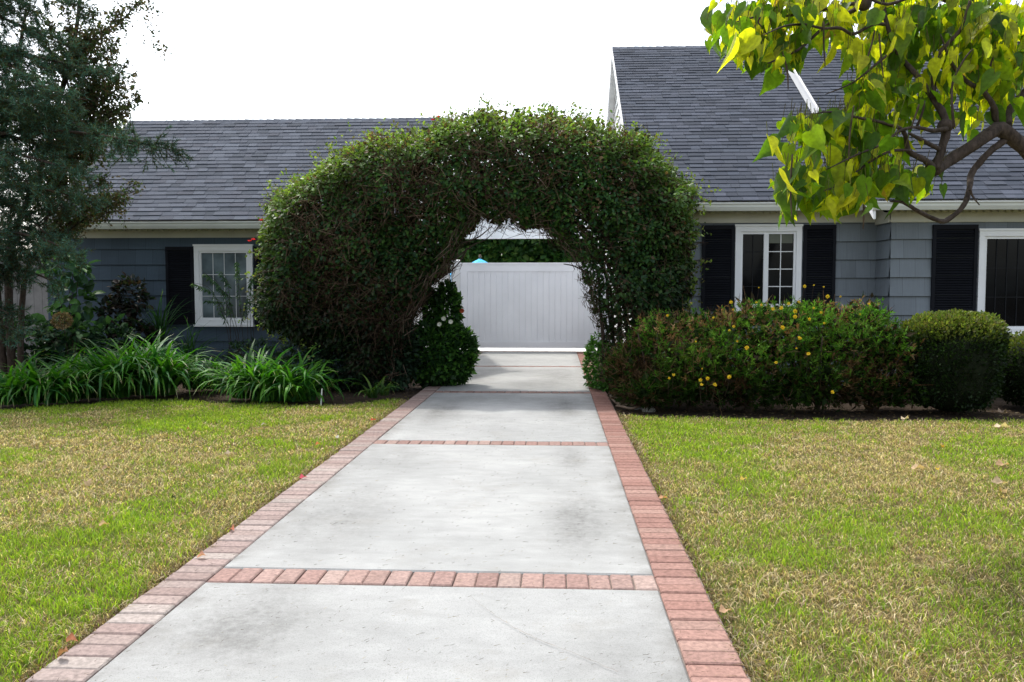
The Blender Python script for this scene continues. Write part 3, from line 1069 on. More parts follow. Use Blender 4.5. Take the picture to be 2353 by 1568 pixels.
cpz = P(1160, 549, 27).z
cpt = thing('carport', 'white clapboard carport seen over the gate through the arch', 'carport', (-.6, 28, 0))
b = MB()
x = 0
z = cpz
b.box(-4.2, 26.95, cpz, 4.2, 27.1, cpz + .22)
zz = cpz + .22
while zz < cpz + 1.2:
    b.add([(-4.2, 26.95, zz), (4.2, 26.95, zz), (4.2, 26.985, zz + .115), (-4.2, 26.985, zz + .115), (-4.2, 27.0, zz), (4.2, 27.0, zz)], [(0, 1, 2, 3), (0, 4, 5, 1)])
    zz += .115
b.build('header', SIDE_WX, cpt)
for xp in (-4.1, 4.1):
    q = MB(); q.box(xp - .1, 26.97, 0, xp + .1, 27.09, cpz); q.build('post', WHITE, cpt)
q = MB(); q.prism([(26.7, cpz + 1.15), (29.0, cpz + 1.9), (29.1, cpz + 1.8), (29.1, cpz + 1.6), (26.7, cpz + 1.05)], -4.5, 4.5)
q.build('roof', mat_simple('carport_roof', (.09, .09, .1), .9), cpt)

um = thing('patio_umbrella', 'blue patio umbrella top showing just above the white gate', 'umbrella', tuple(P(1103, 600, 24).to_2d()) + (0,))
ut = P(1103, 594, 24)
UMB = mat_simple('blue_canvas', (0.06, 0.42, 0.75), .8, .35, 9)
b = MB(); seg = 8
ring = []
for k in range(seg):
    a_ = 2 * math.pi * (k + .5) / seg
    ring.append((ut.x + 1.0 * math.cos(a_), ut.y + 1.0 * math.sin(a_), ut.z - .5))
b.add([tuple(ut)] + ring, [(0, 1 + k, 1 + (k + 1) % seg) for k in range(seg)])
b.add(ring + [(p[0], p[1], p[2] - .16) for p in ring], [(k, (k + 1) % seg, seg + (k + 1) % seg, seg + k) for k in range(seg)])
b.build('canopy', UMB, um)
b = MB(); b.tube([(ut.x, ut.y, 0), (ut.x, ut.y, ut.z)], [.025, .022], 10, 1); b.build('pole', BARKL, um)
b = MB(); b.sphere((ut.x, ut.y, ut.z + .05), (.045, .045, .06), 12, 8); b.build('finial', BARKL, um, True)


# ------------------------------------------------------------------ generic shrub builder
def shrub(name, label, cat, ells, n, size, colors, mat=LEAF, tmpl=T_LEAF, shell=.6, twigs=0, twig_r=.004, group=None, spread=.8, droop=.3,
          stems=None, part='foliage', dark_in=0.45, w=None, base=None):
    c = ells[0]
    t = thing(name, label, cat, base or (c[0], c[1], 0), group)
    p, nn = ell_points(n, ells, shell, 0.01)
    ax, nr = leaf_orient(nn, spread, droop)
    cl = pal(len(p), colors, w)
    cl *= (.6 + .8 * vnoise(p, 2.3))[:, None]
    sz = size * rng.uniform(.6, 1.3, len(p))
    v, f, cc = cloud(p, ax, nr, sz, cl, tmpl)
    mesh_np(part, v, f, mat, t, cc)
    if twigs:
        p, nn = ell_points(twigs, ells, .15, 0.01)
        q = p + unit(nn + rdir(len(p)) * .7 + np.array([0, 0, .4])) * rng.uniform(.06, .22, len(p))[:, None]
        v, f, cc = sticks(p, q, twig_r, twig_r * .4, pal(len(p), [(.10, .075, .05), (.06, .045, .03), (.16, .12, .08)]))
        mesh_np('twigs', v, f, DEBRIS, t, cc)
    if stems:
        b = MB()
        for s in stems:
            b.tube(s[0], s[1], 6, 3, rough=.1)
        b.build('stem', BARK, t, True)
    return t


def stem_fan(c, n, r, h, rad=.012):
    out = []
    for k in range(n):
        a_ = random.uniform(0, 6.28); rr_ = r * random.uniform(.3, 1)
        out.append(([(c[0] + random.uniform(-.06, .06), c[1] + random.uniform(-.06, .06), -.05), (c[0] + .45 * rr_ * math.cos(a_), c[1] + .45 * rr_ * math.sin(a_), h * .5),
                     (c[0] + rr_ * math.cos(a_), c[1] + rr_ * math.sin(a_), h * random.uniform(.75, 1))], [rad, rad * .8, rad * .4]))
    return out


# hedge of broad leaves behind the carport opening
for i, (px, wd_, lab) in enumerate([(1120, 2.6, 'broad leaved green shrub beyond the gate behind the blue umbrella'),
                                    (1300, 2.6, 'broad leaved green shrub beyond the gate at the right of the opening')]):
    q = P(px, 600, 31)
    shrub('leafy_shrub', lab, 'shrub', [(q.x, 31, 1.9, wd_, .9, 2.4), (q.x + .8, 31, 2.6, wd_ * .7, .9, 1.6)], 13000, .27,
          [(.045, .13, .03), (.06, .17, .035), (.03, .09, .025), (.10, .20, .04)], tmpl=T_OVAL, shell=.7, droop=.7, stems=stem_fan((q.x, 31), 6, 1.0, 2.5, .05),
          group='shrubs beyond the gate')

# ------------------------------------------------------------------ vine arch
YA = 12.05
outer = [(800, 850), (720, 800), (650, 768), (605, 742), (582, 700), (594, 640), (586, 590), (606, 530), (604, 505), (626, 455), (665, 415), (712, 385), (775, 352), (850, 322), (950, 290), (1060, 264),
         (1170, 256), (1290, 265), (1380, 282), (1440, 302), (1500, 325), (1522, 365), (1568, 402), (1596, 452), (1608, 515), (1590, 600), (1586, 680), (1572, 760), (1530, 830),
         (1450, 895), (1400, 905)]
inner = [(1385, 870), (1378, 790), (1368, 730), (1352, 660), (1335, 610), (1300, 568), (1240, 524), (1180, 505), (1115, 512), (1070, 546), (1045, 596), (1010, 640), (975, 700), (945, 760), (925, 850)]
def rough_line(pts, amp, step=22):
    out_ = []
    r_ = random.Random(5)
    for (xa_, ya_), (xb_, yb_) in zip(pts[:-1], pts[1:]):
        k_ = max(1, int(math.hypot(xb_ - xa_, yb_ - ya_) / step))
        for i_ in range(k_):
            out_.append((xa_ + (xb_ - xa_) * i_ / k_ + r_.gauss(0, amp), ya_ + (yb_ - ya_) * i_ / k_ + r_.gauss(0, amp)))
    return out_ + [pts[-1]]


outer = rough_line(outer, 9.0); inner = rough_line(inner, 6.0)
YO, YI = 11.62, 12.55
polyA = np.array([(P(x, y, YO).x, P(x, y, YO).z) for x, y in outer] + [(P(x, y, YI).x, P(x, y, YI).z) for x, y in inner])


def in_poly(p, poly):
    x, z = p[:, 0], p[:, 1]
    c = np.zeros(len(p), bool)
    j = len(poly) - 1
    for i in range(len(poly)):
        xi, zi = poly[i]; xj, zj = poly[j]
        m = ((zi > z) != (zj > z)) & (x < (xj - xi) * (z - zi) / (zj - zi + 1e-12) + xi)
        c ^= m
        j = i
    return c


def dist_poly(p, line):
    d = np.full(len(p), 1e9); cl = np.zeros((len(p), 2))
    for a, c in zip(line[:-1], line[1:]):
        e = c - a
        t_ = np.clip(((p - a) @ e) / (e @ e), 0, 1)
        q = a + t_[:, None] * e
        dd = np.linalg.norm(p - q, axis=1)
        m = dd < d
        d[m] = dd[m]; cl[m] = q[m]
    return d, cl


oline = np.array([(P(x, y, YO).x, P(x, y, YO).z) for x, y in outer])
iline = np.array([(P(x, y, YI).x, P(x, y, YI).z) for x, y in inner])


def arch_points(n, tmin=0.0):
    lo, hi = polyA.min(0), polyA.max(0)
    p = rng.uniform(lo, hi, (n * 3, 2))
    p = p[in_poly(p, polyA)][:n]
    do, co = dist_poly(p, oline); di, ci = dist_poly(p, iline)
    # thickness of the vine, rounded off near the outer and inner skin
    half = 0.78 * np.sqrt(np.clip(1 - np.clip(1 - np.minimum(do, di) / 0.42, 0, 1) ** 2, 0.05, 1))
    half *= .72 + .42 * vnoise(np.stack([p[:, 0], np.zeros(len(p)), p[:, 1]], 1), 2.2) + .30 * vnoise(np.stack([p[:, 0], np.ones(len(p)), p[:, 1]], 1), 5.0)
    side = rng.choice([-1, 1], len(p), p=[.62, .38])
    y = side * half * (1 - .55 * rng.random(len(p)) ** 1.6)
    pos = np.stack([p[:, 0], YA + y, p[:, 1]], 1)
    o2 = (co - p) / np.maximum(do, 1e-3)[:, None]
    k = np.clip(1 - do / .6, 0, 1)
    nn = np.stack([o2[:, 0] * k, y / .78, o2[:, 1] * k], 1) + 1e-4
    # ragged outer skin
    pos[:, 0] += o2[:, 0] * np.exp(-do / .10) * rng.normal(0, .06, len(p))
    pos[:, 2] += o2[:, 1] * np.exp(-do / .10) * rng.normal(0.01, .07, len(p))
    return pos, unit(nn), do, di


va = thing('vine_arch', 'big dense climbing vine trained as an arch over the driveway', 'vine arch', (-.9, YA, 0))
pos, nn, do, di = arch_points(76000)
brown = vnoise(pos, 1.1) * .6 + vnoise(pos + 9, 4.0) * .4
bz = np.clip((do - .30) / .25, 0, 1) * np.clip((1.35 - do) / .3, 0, 1) * np.clip((.5 - pos[:, 0]) / 1.0, 0, 1)
gaps = vnoise(pos * np.array([1, .4, 1]) + 21, 4.2)
dens = np.clip(1.3 - .95 * bz * np.clip((brown - .30) * 5, 0, 1) - 2.2 * np.clip(gaps - .62, 0, 1), .12, 1)
kp = rng.random(len(pos)) < dens
kp &= ~((pos[:, 0] > .25) & (pos[:, 2] < 2.5) & (di < .45) & (rng.random(len(pos)) < .6))
pos, nn, do, di, brown = pos[kp], nn[kp], do[kp], di[kp], brown[kp]
ax, nr = leaf_orient(nn, .8, .35)
n = len(pos)
cl = pal(n, [(.045, .105, .024), (.034, .088, .028), (.060, .125, .026), (.026, .070, .028)])
lit_rim = np.clip(1.1 - do / .5, 0, 1) * np.clip((pos[:, 2] - 1.5) / 1.0, 0, 1) * np.clip(1.35 - .45 * np.maximum(pos[:, 0] + .3, 0), .5, 1)  # sunlit outer rim and top of the arch, painted into leaf colour
cl = cl * (1 - .7 * lit_rim[:, None]) + pal(n, [(.17, .26, .045), (.21, .28, .07), (.12, .20, .04)]) * (.7 * lit_rim[:, None])
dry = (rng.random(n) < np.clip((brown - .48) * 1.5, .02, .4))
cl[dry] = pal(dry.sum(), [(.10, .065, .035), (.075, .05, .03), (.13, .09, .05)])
cl *= ((.6 + .8 * vnoise(pos + 3, 2.6)) * np.clip(.32 + .46 * (pos[:, 2] - .8), .26, 1.3))[:, None]  # height factor paints shade into the lower leaves
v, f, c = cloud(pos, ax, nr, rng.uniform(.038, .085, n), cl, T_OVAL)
# shoots that stand out of the outer skin, in the painted sunlit rim colours
sv_, sf_ = [], []
for k in range(460):
    i_ = random.randrange(3, len(oline) - 4)
    a2 = oline[i_] + (oline[i_ + 1] - oline[i_]) * random.random()
    tn = oline[i_ + 1] - oline[i_]; on = np.array([-tn[1], tn[0]]) / (np.linalg.norm(tn) + 1e-6)
    p = Vector((a2[0], YA + random.uniform(-.6, .5), a2[1]))
    d_ = Vector((on[0] + random.gauss(0, .4), random.gauss(0, .4), on[1] + random.gauss(.25, .4))).normalized()
    L_ = random.uniform(.05, .30)
    for j_ in range(int(4 + L_ * 34)):
        sv_.append(tuple(p + d_ * (L_ * random.uniform(-.3, 1)) + Vector((random.gauss(0, .02), random.gauss(0, .02), random.gauss(0, .02)))))
sv_ = np.array(sv_)
sc2 = pal(len(sv_), [(.17, .26, .05), (.21, .28, .07), (.12, .20, .04), (.13, .13, .045)])
v2_ = cloud(sv_, rdir(len(sv_)), rdir(len(sv_)), rng.uniform(.03, .06, len(sv_)), sc2, T_OVAL)
v, f, c = merge([(v, f, c), v2_])
mesh_np('foliage', v, f, LEAF, va, c)
# inner leaves, coloured dark to paint the shaded heart of the vine
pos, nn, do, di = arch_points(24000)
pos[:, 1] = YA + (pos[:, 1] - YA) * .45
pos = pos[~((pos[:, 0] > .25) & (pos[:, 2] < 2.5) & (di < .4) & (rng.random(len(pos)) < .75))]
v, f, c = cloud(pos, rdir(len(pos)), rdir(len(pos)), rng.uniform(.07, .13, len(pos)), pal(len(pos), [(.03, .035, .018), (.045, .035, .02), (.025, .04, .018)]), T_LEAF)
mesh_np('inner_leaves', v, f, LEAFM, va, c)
# twigs
pos, nn, do, di = arch_points(26000)
bz = np.clip((do - .30) / .25, 0, 1) * np.clip((1.35 - do) / .3, 0, 1) * np.clip((.5 - pos[:, 0]) / 1.0, 0, 1)
kp = rng.random(len(pos)) < .25 + .75 * bz
pos, nn, do, di = pos[kp], nn[kp], do[kp], di[kp]
tang = np.cross(nn, np.array([0, 1.0, 0])) + rdir(len(pos)) * .8
q = pos + unit(tang + nn * .5) * rng.uniform(.06, .30, len(pos))[:, None]
tw = sticks(pos, q, .0042, .0018, pal(len(pos), [(.13, .085, .058), (.085, .056, .04), (.19, .135, .095)]) * np.clip(.35 + .38 * (pos[:, 2:3] - .8), .25, 1.0))  # twig colour falls off downwards, painting the shade low in the arch
# hanging tangle along the inner skin
m = 1500
iv = rng.random(m) * (len(iline) - 1.001); ii = iv.astype(int); fr = (iv - ii)[:, None]
pp = iline[ii] * (1 - fr) + iline[ii + 1] * fr
p0 = np.stack([pp[:, 0], YA + rng.uniform(-.7, .7, m), pp[:, 1]], 1) + rng.normal(0, .05, (m, 3))
tg = iline[ii + 1] - iline[ii]; tg = tg / np.linalg.norm(tg, axis=1, keepdims=True)
d3 = np.stack([tg[:, 0], np.zeros(m), tg[:, 1]], 1) * rng.choice([-1, 1], m)[:, None] + rdir(m) * .45
p1 = p0 + unit(d3) * rng.uniform(.08, .30, m)[:, None] * np.where(pp[:, 0:1] > 0, .5, 1.0)
tw2 = sticks(p0, p1, .005, .002, pal(m, [(.09, .06, .045), (.06, .042, .03), (.13, .10, .075)]))
v, f, c = merge([tw, tw2])
mesh_np('twigs', v, f, DEBRIS, va, c)
b = MB()
for k in range(7):
    yb_ = YA + random.uniform(-.3, .7)
    j = lambda: random.uniform(-.08, .08)
    path = [(940, 872), (925, 800), (945, 720), (985, 640), (1030, 570), (1090, 500), (1180, 440)]
    o_ = random.uniform(-40, 25)
    b.tube([P(x + o_ + random.uniform(-9, 9), y_ + random.uniform(-9, 9), yb_) + Vector((0, j(), 0)) for x, y_ in path], [.028, .024, .020, .016, .013, .010, .008], 6, 4, rough=.12)
for k in range(8):
    yb_ = YA + random.uniform(-.6, .6)
    path = [(1412, 896), (1402, 800), (1396, 700), (1380, 620), (1345, 555), (1290, 500), (1200, 450)]
    o_ = random.uniform(-12, 60)
    b.tube([P(x + o_ + random.uniform(-8, 8), y_ + random.uniform(-8, 8), yb_) + Vector((0, random.uniform(-.08, .08), 0)) for x, y_ in path], [.03, .026, .024, .02, .016, .012, .01], 6, 4, rough=.12)
# a few stems that reach into the opening
for path in ([(1352, 628), (1320, 612), (1295, 607)], [(1060, 560), (1100, 545), (1130, 520)], [(1040, 600), (1085, 565), (1120, 548), (1150, 515)], [(1000, 650), (1050, 610), (1075, 570)]):
    b.tube([P(x, y_, YA - .4) for x, y_ in path], [.014, .010, .006, .004][:len(path)], 5, 4, rough=.1)
b.build('stem', TWIG, va, True)
# red blossoms
b0 = [(996, 277), (1038, 283), (1060, 300), (600, 508), (582, 552), (574, 556), (1008, 271)]
for (x, y_) in b0:
    q = MB(); cpt_ = P(x, y_, YA - .25)
    for k in range(7):
        a_ = k * .9; t_ = random.uniform(.2, .9)
        d_ = Vector((math.cos(a_), math.sin(a_) * .6, t_)).normalized(); s_ = Vector((-math.sin(a_), math.cos(a_), 0)) * .018
        q.cc = (.62 * random.uniform(.8, 1.1), .03, .035)
        q.add([cpt_, cpt_ + d_ * .022 + s_, cpt_ + d_ * .045, cpt_ + d_ * .022 - s_], [(0, 1, 2, 3)])
    q.build('blossom', PETAL, va, color=True)

# ------------------------------------------------------------------ shrubs at the feet of the arch
q = P(825, 830, 12.1)
shrub('evergreen_shrub', 'low dark green shrub under the left side of the arch behind the strappy plants', 'shrub',
      [(q.x, 12.0, .45, .72, .55, .62), (q.x - .35, 12.0, .4, .45, .5, .45), (q.x + .5, 11.9, .45, .5, .5, .55)], 9000, .075,
      [(.014, .034, .018), (.010, .025, .014), (.026, .055, .028)], shell=.55, tmpl=T_LEAF, stems=stem_fan((q.x, 12.0), 6, .6, .8), spread=.6, droop=.1)  # leaf colours lowered to paint the shade under the arch
q = P(1025, 780, 12.3)
sh = shrub('flowering_shrub', 'upright glossy shrub with white blooms at the left foot of the arch beside the driveway', 'shrub',
           [(q.x, 12.3, .5, .32, .36, .52), (q.x - .25, 12.2, .45, .36, .36, .48), (q.x + .02, 12.3, 1.1, .20, .22, .42), (q.x - .22, 12.3, 1.15, .10, .12, .28), (q.x + .18, 12.3, .45, .28, .3, .42)], 14000, .085,
           [(.018, .055, .013), (.026, .075, .015), (.012, .036, .011), (.06, .15, .025)], shell=.6, stems=stem_fan((q.x - .1, 12.3), 6, .35, 1.2), droop=-.2)
for (x, y_, c_) in ((1010, 746, 0), (1036, 740, 0), (1020, 733, 0), (1062, 715, 1)):
    m_ = MB(); cc_ = P(x, y_, 11.9)
    for k in range(10):
        a_ = k * .7; d_ = Vector((math.cos(a_) * .8, -.6, math.sin(a_) * .8 + .2)).normalized(); s_ = d_.cross(Vector((.3, 1, .2))).normalized() * .02
        m_.cc = (.75, .75, .70) if c_ == 0 else (.35, .07, .03)
        m_.add([cc_, cc_ + d_ * .022 + s_, cc_ + d_ * .045, cc_ + d_ * .022 - s_], [(0, 1, 2, 3)])
    m_.build('flower', PETAL, sh, color=True)
q = P(1372, 840, 12.0)
shrub('evergreen_shrub', 'small bright green shrub at the right foot of the arch against the bricks', 'shrub',
      [(q.x, 12.0, .35, .20, .3, .42), (q.x + .12, 11.8, .3, .22, .3, .38)], 2600, .06, [(.05, .15, .02), (.07, .19, .025), (.035, .10, .02)],
      stems=stem_fan((q.x + .05, 12), 4, .15, .6), droop=-.1)

# ------------------------------------------------------------------ agapanthus and other strappy plants
def strap_plant(name, label, cat, centers, nl, length, width, colors, up=1.0, tips=.35, group=None, mat=STRAP, z0=0.0, curl=1.0):
    base = centers[0]
    t = thing(name, label, cat, (base[0], base[1], 0), group)
    vs, fs, cs = [], [], []
    S = 7
    off = 0
    for (cx, cy, rad, k_) in centers:
        n = int(nl * k_)
        for i in range(n):
            a_ = random.uniform(0, 2 * math.pi)
            rr_ = rad * math.sqrt(random.random()) * .8
            ba = random.uniform(0, 2 * math.pi)
            p = Vector((cx + rr_ * math.cos(ba), cy + rr_ * math.sin(ba) * .7, z0))
            L_ = length * random.uniform(.6, 1.15)
            el = R(random.uniform(48, 88)) * up
            bend = R(random.uniform(60, 185)) * curl
            w_ = width * random.uniform(.7, 1.2)
            c = np.array(random.choice(colors)) * random.uniform(.7, 1.3)
            tipc = np.array(random.choice([(.33, .27, .14), (.42, .38, .26), (.25, .16, .07)])) if random.random() < tips else c * 1.15
            hd = Vector((math.cos(a_), math.sin(a_), 0)); sd_ = Vector((-math.sin(a_), math.cos(a_), 0))
            sd_ = (sd_ + Vector((0, 0, random.uniform(-.3, .3)))).normalized()
            e = el
            for s in range(S + 1):
                u = s / S
                wv_ = w_ * (1 - u ** 2.2) * (.75 + .5 * min(u * 3, 1)) * .5 + .0008
                for sg in (-1, 1):
                    q = p + sd_ * (wv_ * sg)
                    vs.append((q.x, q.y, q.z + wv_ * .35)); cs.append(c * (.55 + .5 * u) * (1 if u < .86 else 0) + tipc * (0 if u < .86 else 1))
                d_ = hd * math.cos(e) + Vector((0, 0, 1)) * math.sin(e)
                p = p + d_ * (L_ / S)
                if p.z < .015: p.z = .015
                e -= bend / S * (.4 + 1.3 * u)
            for s in range(S):
                fs.append((off + 2 * s, off + 2 * s + 1, off + 2 * s + 3, off + 2 * s + 2))
            off += 2 * (S + 1)
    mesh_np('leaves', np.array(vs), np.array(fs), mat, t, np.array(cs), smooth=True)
    return t


AG = [(.045, .16, .016), (.075, .22, .022), (.03, .11, .016), (.095, .24, .03), (.04, .15, .04)]
g1 = lambda px, py: G(px, py)
def cen(l): return [(g1(x, y).x, g1(x, y).y + o, r, k) for x, y, o, r, k in l]
strap_plant('agapanthus', 'tallest clump of arching strap leaves on the lawn edge below the black shutter', 'plant',
            cen([(275, 920, .62, .36, 1.2), (205, 925, .50, .3, .6), (330, 918, .45, .25, .5)]), 300, 1.00, .046, AG, .93, .35, 'strap leaved clumps along the left lawn')
strap_plant('agapanthus', 'sprawling clump of pale tipped strap leaves at the left edge of the photo', 'plant',
            cen([(70, 935, .40, .36, .9), (-20, 940, .5, .4, .7), (110, 930, .6, .3, .7)]), 230, .76, .042, AG, .88, .6, 'strap leaved clumps along the left lawn')
strap_plant('agapanthus', 'broad clump of strap leaves below the white window beside the thin white stake', 'plant',
            cen([(545, 926, .50, .30, 1.2), (600, 930, .40, .3, .7), (665, 930, .34, .26, .45)]), 260, .82, .044, AG, .88, .22, 'strap leaved clumps along the left lawn')
strap_plant('agapanthus', 'darker strap leaved clump set back in the gap between the two front clumps', 'plant',
            cen([(425, 905, .55, .35, 1.0), (470, 905, .7, .3, .5)]), 130, .62, .038, [(.02, .07, .014), (.03, .095, .018)], .95, .1, 'strap leaved clumps along the left lawn')
strap_plant('strap_plant', 'small yellowish strap leaved plant on bare soil near the driveway bricks', 'plant',
            cen([(855, 918, .12, .10, 1.0), (880, 914, .2, .1, .5)]), 24, .42, .030, [(.06, .14, .03), (.10, .17, .035), (.045, .11, .03)], .85, .2)
# plants at the foot of the blue wall
strap_plant('grassy_plant', 'slender grassy plant against the blue wall left of the black shutter', 'plant',
            [(P(366, 700, 13.5).x, 13.5, .12, 1.0)], 60, .95, .02, [(.03, .085, .03), (.04, .11, .035)], 1.0, .1, None, STRAP, .55, .75)
strap_plant('grassy_plant', 'dark grassy plant drooping under the black shutter behind the strap leaves', 'plant',
            [(P(432, 800, 13.2).x, 13.2, .15, 1.0)], 60, .95, .022, [(.03, .085, .03), (.022, .06, .028)], 1.0, .1, None, STRAP, .1, .9)

# feathery fronds in front of the white window
fr_t = thing('feathery_plant', 'feathery fronds arching in front of the white window', 'plant', (P(540, 720, 13.4).x, 13.4, 0))
vsp, b = [], MB()
bx = P(550, 760, 13.4)
for (ex_, ey_) in ((440, 650), (470, 628), (505, 622), (590, 630), (500, 660), (600, 600), (545, 600), (620, 655), (470, 690), (585, 690)):
    e_ = P(ex_, ey_, 13.4 + random.uniform(-.25, .1))
    m_ = bx.lerp(e_, .55) + Vector((0, 0, .20))
    gx_ = bx.x + (e_.x - bx.x) * .35 + random.uniform(-.2, .2)
    pts = [Vector((gx_, bx.y, .0)), Vector((gx_ * .6 + bx.x * .4, bx.y, bx.z * .8)), m_, e_]
    b.tube(pts, [.005, .004, .003, .0015], 4, 4)
    for k in range(46):
        u = .25 + .75 * k / 46
        p = (m_.lerp(e_, (u - .5) * 2) if u > .5 else pts[1].lerp(m_, u * 2))
        for sg in (-1, 1):
            vsp.append((tuple(p), tuple(Vector((sg * .4 + random.uniform(-.3, .3), random.uniform(-.6, .6), -.5 + random.uniform(-.3, .3))))))
b.build('stem', TWIG, fr_t, True)
pa = np.array([q[0] for q in vsp]); da = np.array([q[1] for q in vsp])
v, f, c = cloud(pa, da, rdir(len(pa)), rng.uniform(.05, .10, len(pa)), pal(len(pa), [(.06, .13, .06), (.045, .10, .05), (.10, .17, .08)]), T_NARROW)
mesh_np('fronds', v, f, LEAFM, fr_t, c)

q = P(155, 640, 13.2)
shrub('leafy_plant', 'tall broad leaved plant against the blue wall beside the fence', 'plant',
      [(q.x, 13.2, 1.75, .36, .3, .28), (q.x + .05, 13.2, 1.2, .42, .3, .35), (q.x - .05, 13.2, .7, .5, .3, .35)], 330, .20, [(.03, .085, .035), (.045, .12, .035), (.025, .065, .035), (.06, .15, .03)],
      tmpl=T_OVAL, shell=.4, stems=stem_fan((q.x, 13.2), 5, .25, 1.8, .012), droop=.5)
q = P(298, 690, 13.3)
shrub('leafy_plant', 'dark maroon rosette shrub in the middle of the blue wall', 'plant',
      [(q.x, 13.3, 1.30, .30, .25, .35), (q.x - .22, 13.3, .95, .32, .25, .3), (q.x + .05, 13.3, .6, .4, .3, .35)], 1300, .10, [(.018, .022, .016), (.03, .02, .016), (.014, .028, .018)],
      tmpl=T_OVAL, stems=stem_fan((q.x, 13.3), 4, .2, 1.2, .015), droop=0)
q = P(150, 765, 12.2)
hy = shrub('hydrangea', 'dark leafy hydrangea with one dried brown flower head behind the strap leaves', 'plant',
           [(q.x, 12.3, .55, .55, .4, .5), (q.x + .6, 12.4, .5, .4, .4, .45), (q.x - .8, 12.4, .55, .5, .4, .5)], 1500, .13, [(.018, .05, .022), (.026, .065, .024), (.014, .036, .02)], mat=LEAFM,
           tmpl=T_OVAL, stems=stem_fan((q.x, 12.3), 7, .5, .9, .009), droop=.3)
qq = P(142, 737, 11.9)
pp_, nn_ = ell_points(900, [(qq.x, 11.9, qq.z, .13, .13, .12)], .75)
v, f, c = cloud(pp_, unit(nn_ + .7 * rdir(len(pp_))), nn_, rng.uniform(.018, .032, len(pp_)), pal(len(pp_), [(.13, .095, .06), (.09, .06, .035), (.18, .14, .09)]), T_LEAF)
mesh_np('flower_head', v, f, LEAFM, hy, c)
q = P(560, 800, 12.9)
shrub('evergreen_shrub', 'small dark shrub against the blue wall under the white window', 'shrub',
      [(q.x, 13.3, .3, .6, .3, .35), (q.x + .9, 13.2, .35, .5, .3, .4)], 1500, .08, [(.022, .05, .03), (.03, .07, .03)], stems=stem_fan((q.x, 13.3), 5, .4, .5, .008))

# thin white stake
a_ = G(737, 926); b_ = P(740, 893, a_.y)
b = MB(); b.tube([a_ - Vector((0, 0, .05)), b_], [.009, .008], 6, 1)
tag(b.build('garden_stake', WHITE), 'thin white stake standing at the lawn edge', 'stake')

# grey board fence at far left
b = MB()
fx = P(104, 640, 14.6).x
fn = thing('board_fence', 'grey board fence at the far left behind the conifer', 'fence', (fx - 1.5, 14.6, 0))
x = fx - 4.5
while x < fx:
    b.box(x, 14.6, 0, x + .148, 14.625, 2.0 + random.uniform(-.01, .01)); x += .153
b.build('board', mat_simple('grey_fence_paint', (.19, .185, .18), .8, .2, 4), fn)
b = MB(); b.box(fx - 4.5, 14.56, 1.7, fx, 14.599, 1.79); b.box(fx - 4.5, 14.56, .4, fx, 14.599, .49); b.build('rail', mat_simple('grey_fence_rail', (.17, .165, .16), .8, .2, 4), fn)

# ------------------------------------------------------------------ conifer and broadleaf tree at left
ct = thing('cedar_tree', 'blue green cedar with drooping needle tufts at the left edge', 'tree', (P(-120, 700, 11.0).x, 11.0, 0))
tx = P(-120, 700, 11.0).x
b = MB()
b.tube([(tx, 11.0, -.1), (tx + .1, 11.0, 2.2), (tx + .05, 11.05, 4.6), (tx - .1, 11.1, 8.5)], [.20, .17, .13, .05], 10, 4, rough=.08)
b.build('trunk', BARK, ct, True)
limbs = MB()
tips = []      # segments that carry tufts


def limb(p0, p1, rad, droop):
    m1 = p0.lerp(p1, .35) + Vector((0, 0, droop)); m2 = p0.lerp(p1, .7) + Vector((0, 0, droop * .8))
    pts = [p0, m1, m2, p1]
    limbs.tube(pts, [rad, rad * .75, rad * .5, rad * .15], 6, 4, rough=.08)
    L_ = (p1 - p0).length
    n_ = int(L_ * 28)
    for k in range(n_):
        u = .12 + .88 * random.random()
        p = (pts[0].lerp(pts[1], u / .35) if u < .35 else pts[1].lerp(pts[2], (u - .35) / .35) if u < .7 else pts[2].lerp(pts[3], (u - .7) / .3))
        dr = (p1 - p0).normalized() * random.uniform(.1, .6) + Vector((random.uniform(-.7, .7), random.uniform(-.9, .9), random.uniform(-.75, .3)))
        ln = random.uniform(.18, .55) * (1.15 - .6 * u)
        tips.append((p, p + dr.normalized() * ln))


targets = [(40, -60), (120, -30), (90, 40), (190, 20), (60, 120), (160, 110), (20, 200), (240, 170), (120, 210), (60, 290), (170, 270), (230, 300), (400, 346), (300, 330), (120, 350), (30, 380),
           (190, 400), (90, 440), (225, 470), (150, 480), (20, 500), (110, 540), (60, 590), (130, 600), (10, 640), (150, 660), (190, 590), (30, 560), (-30, 300), (-40, 480), (-20, 100),
           (60, 770), (20, 720), (130, 160), (200, 230), (80, 500), (160, 560), (70, 240), (30, 20), (100, 300)]
for (x, y_) in targets:
    yq = 11.0 + random.uniform(-.9, .5)
    e_ = P(x, y_, yq)
    z0_ = e_.z + random.uniform(.1, .7) * (1 if y_ < 560 else .3)
    limb(Vector((tx, 11.0, max(.4, z0_))), e_, .035, random.uniform(.05, .25))
limbs.build('branch', BARK, ct, True)
S0 = np.array([tuple(a) for a, c in tips]); S1 = np.array([tuple(c) for a, c in tips])
parts = []
sub0, sub1 = [], []
for rep in range(3):
    u = rng.uniform(.1, 1, (len(S0), 1))
    o = S0 + (S1 - S0) * u
    dd = unit((S1 - S0) + rdir(len(S0)) * .25 * np.linalg.norm(S1 - S0, axis=1, keepdims=True) * 3)
    sub0.append(o); sub1.append(o + dd * rng.uniform(.06, .2, (len(S0), 1)))
A0 = np.concatenate([S0] + sub0); A1 = np.concatenate([S1] + sub1)
tw = sticks(A0, A1, .005, .002, pal(len(A0), [(.09, .07, .05), (.06, .05, .04)]))
mesh_np('twigs', *tw[:2], DEBRIS, ct, tw[2])
K = 30
n = len(A0) * K
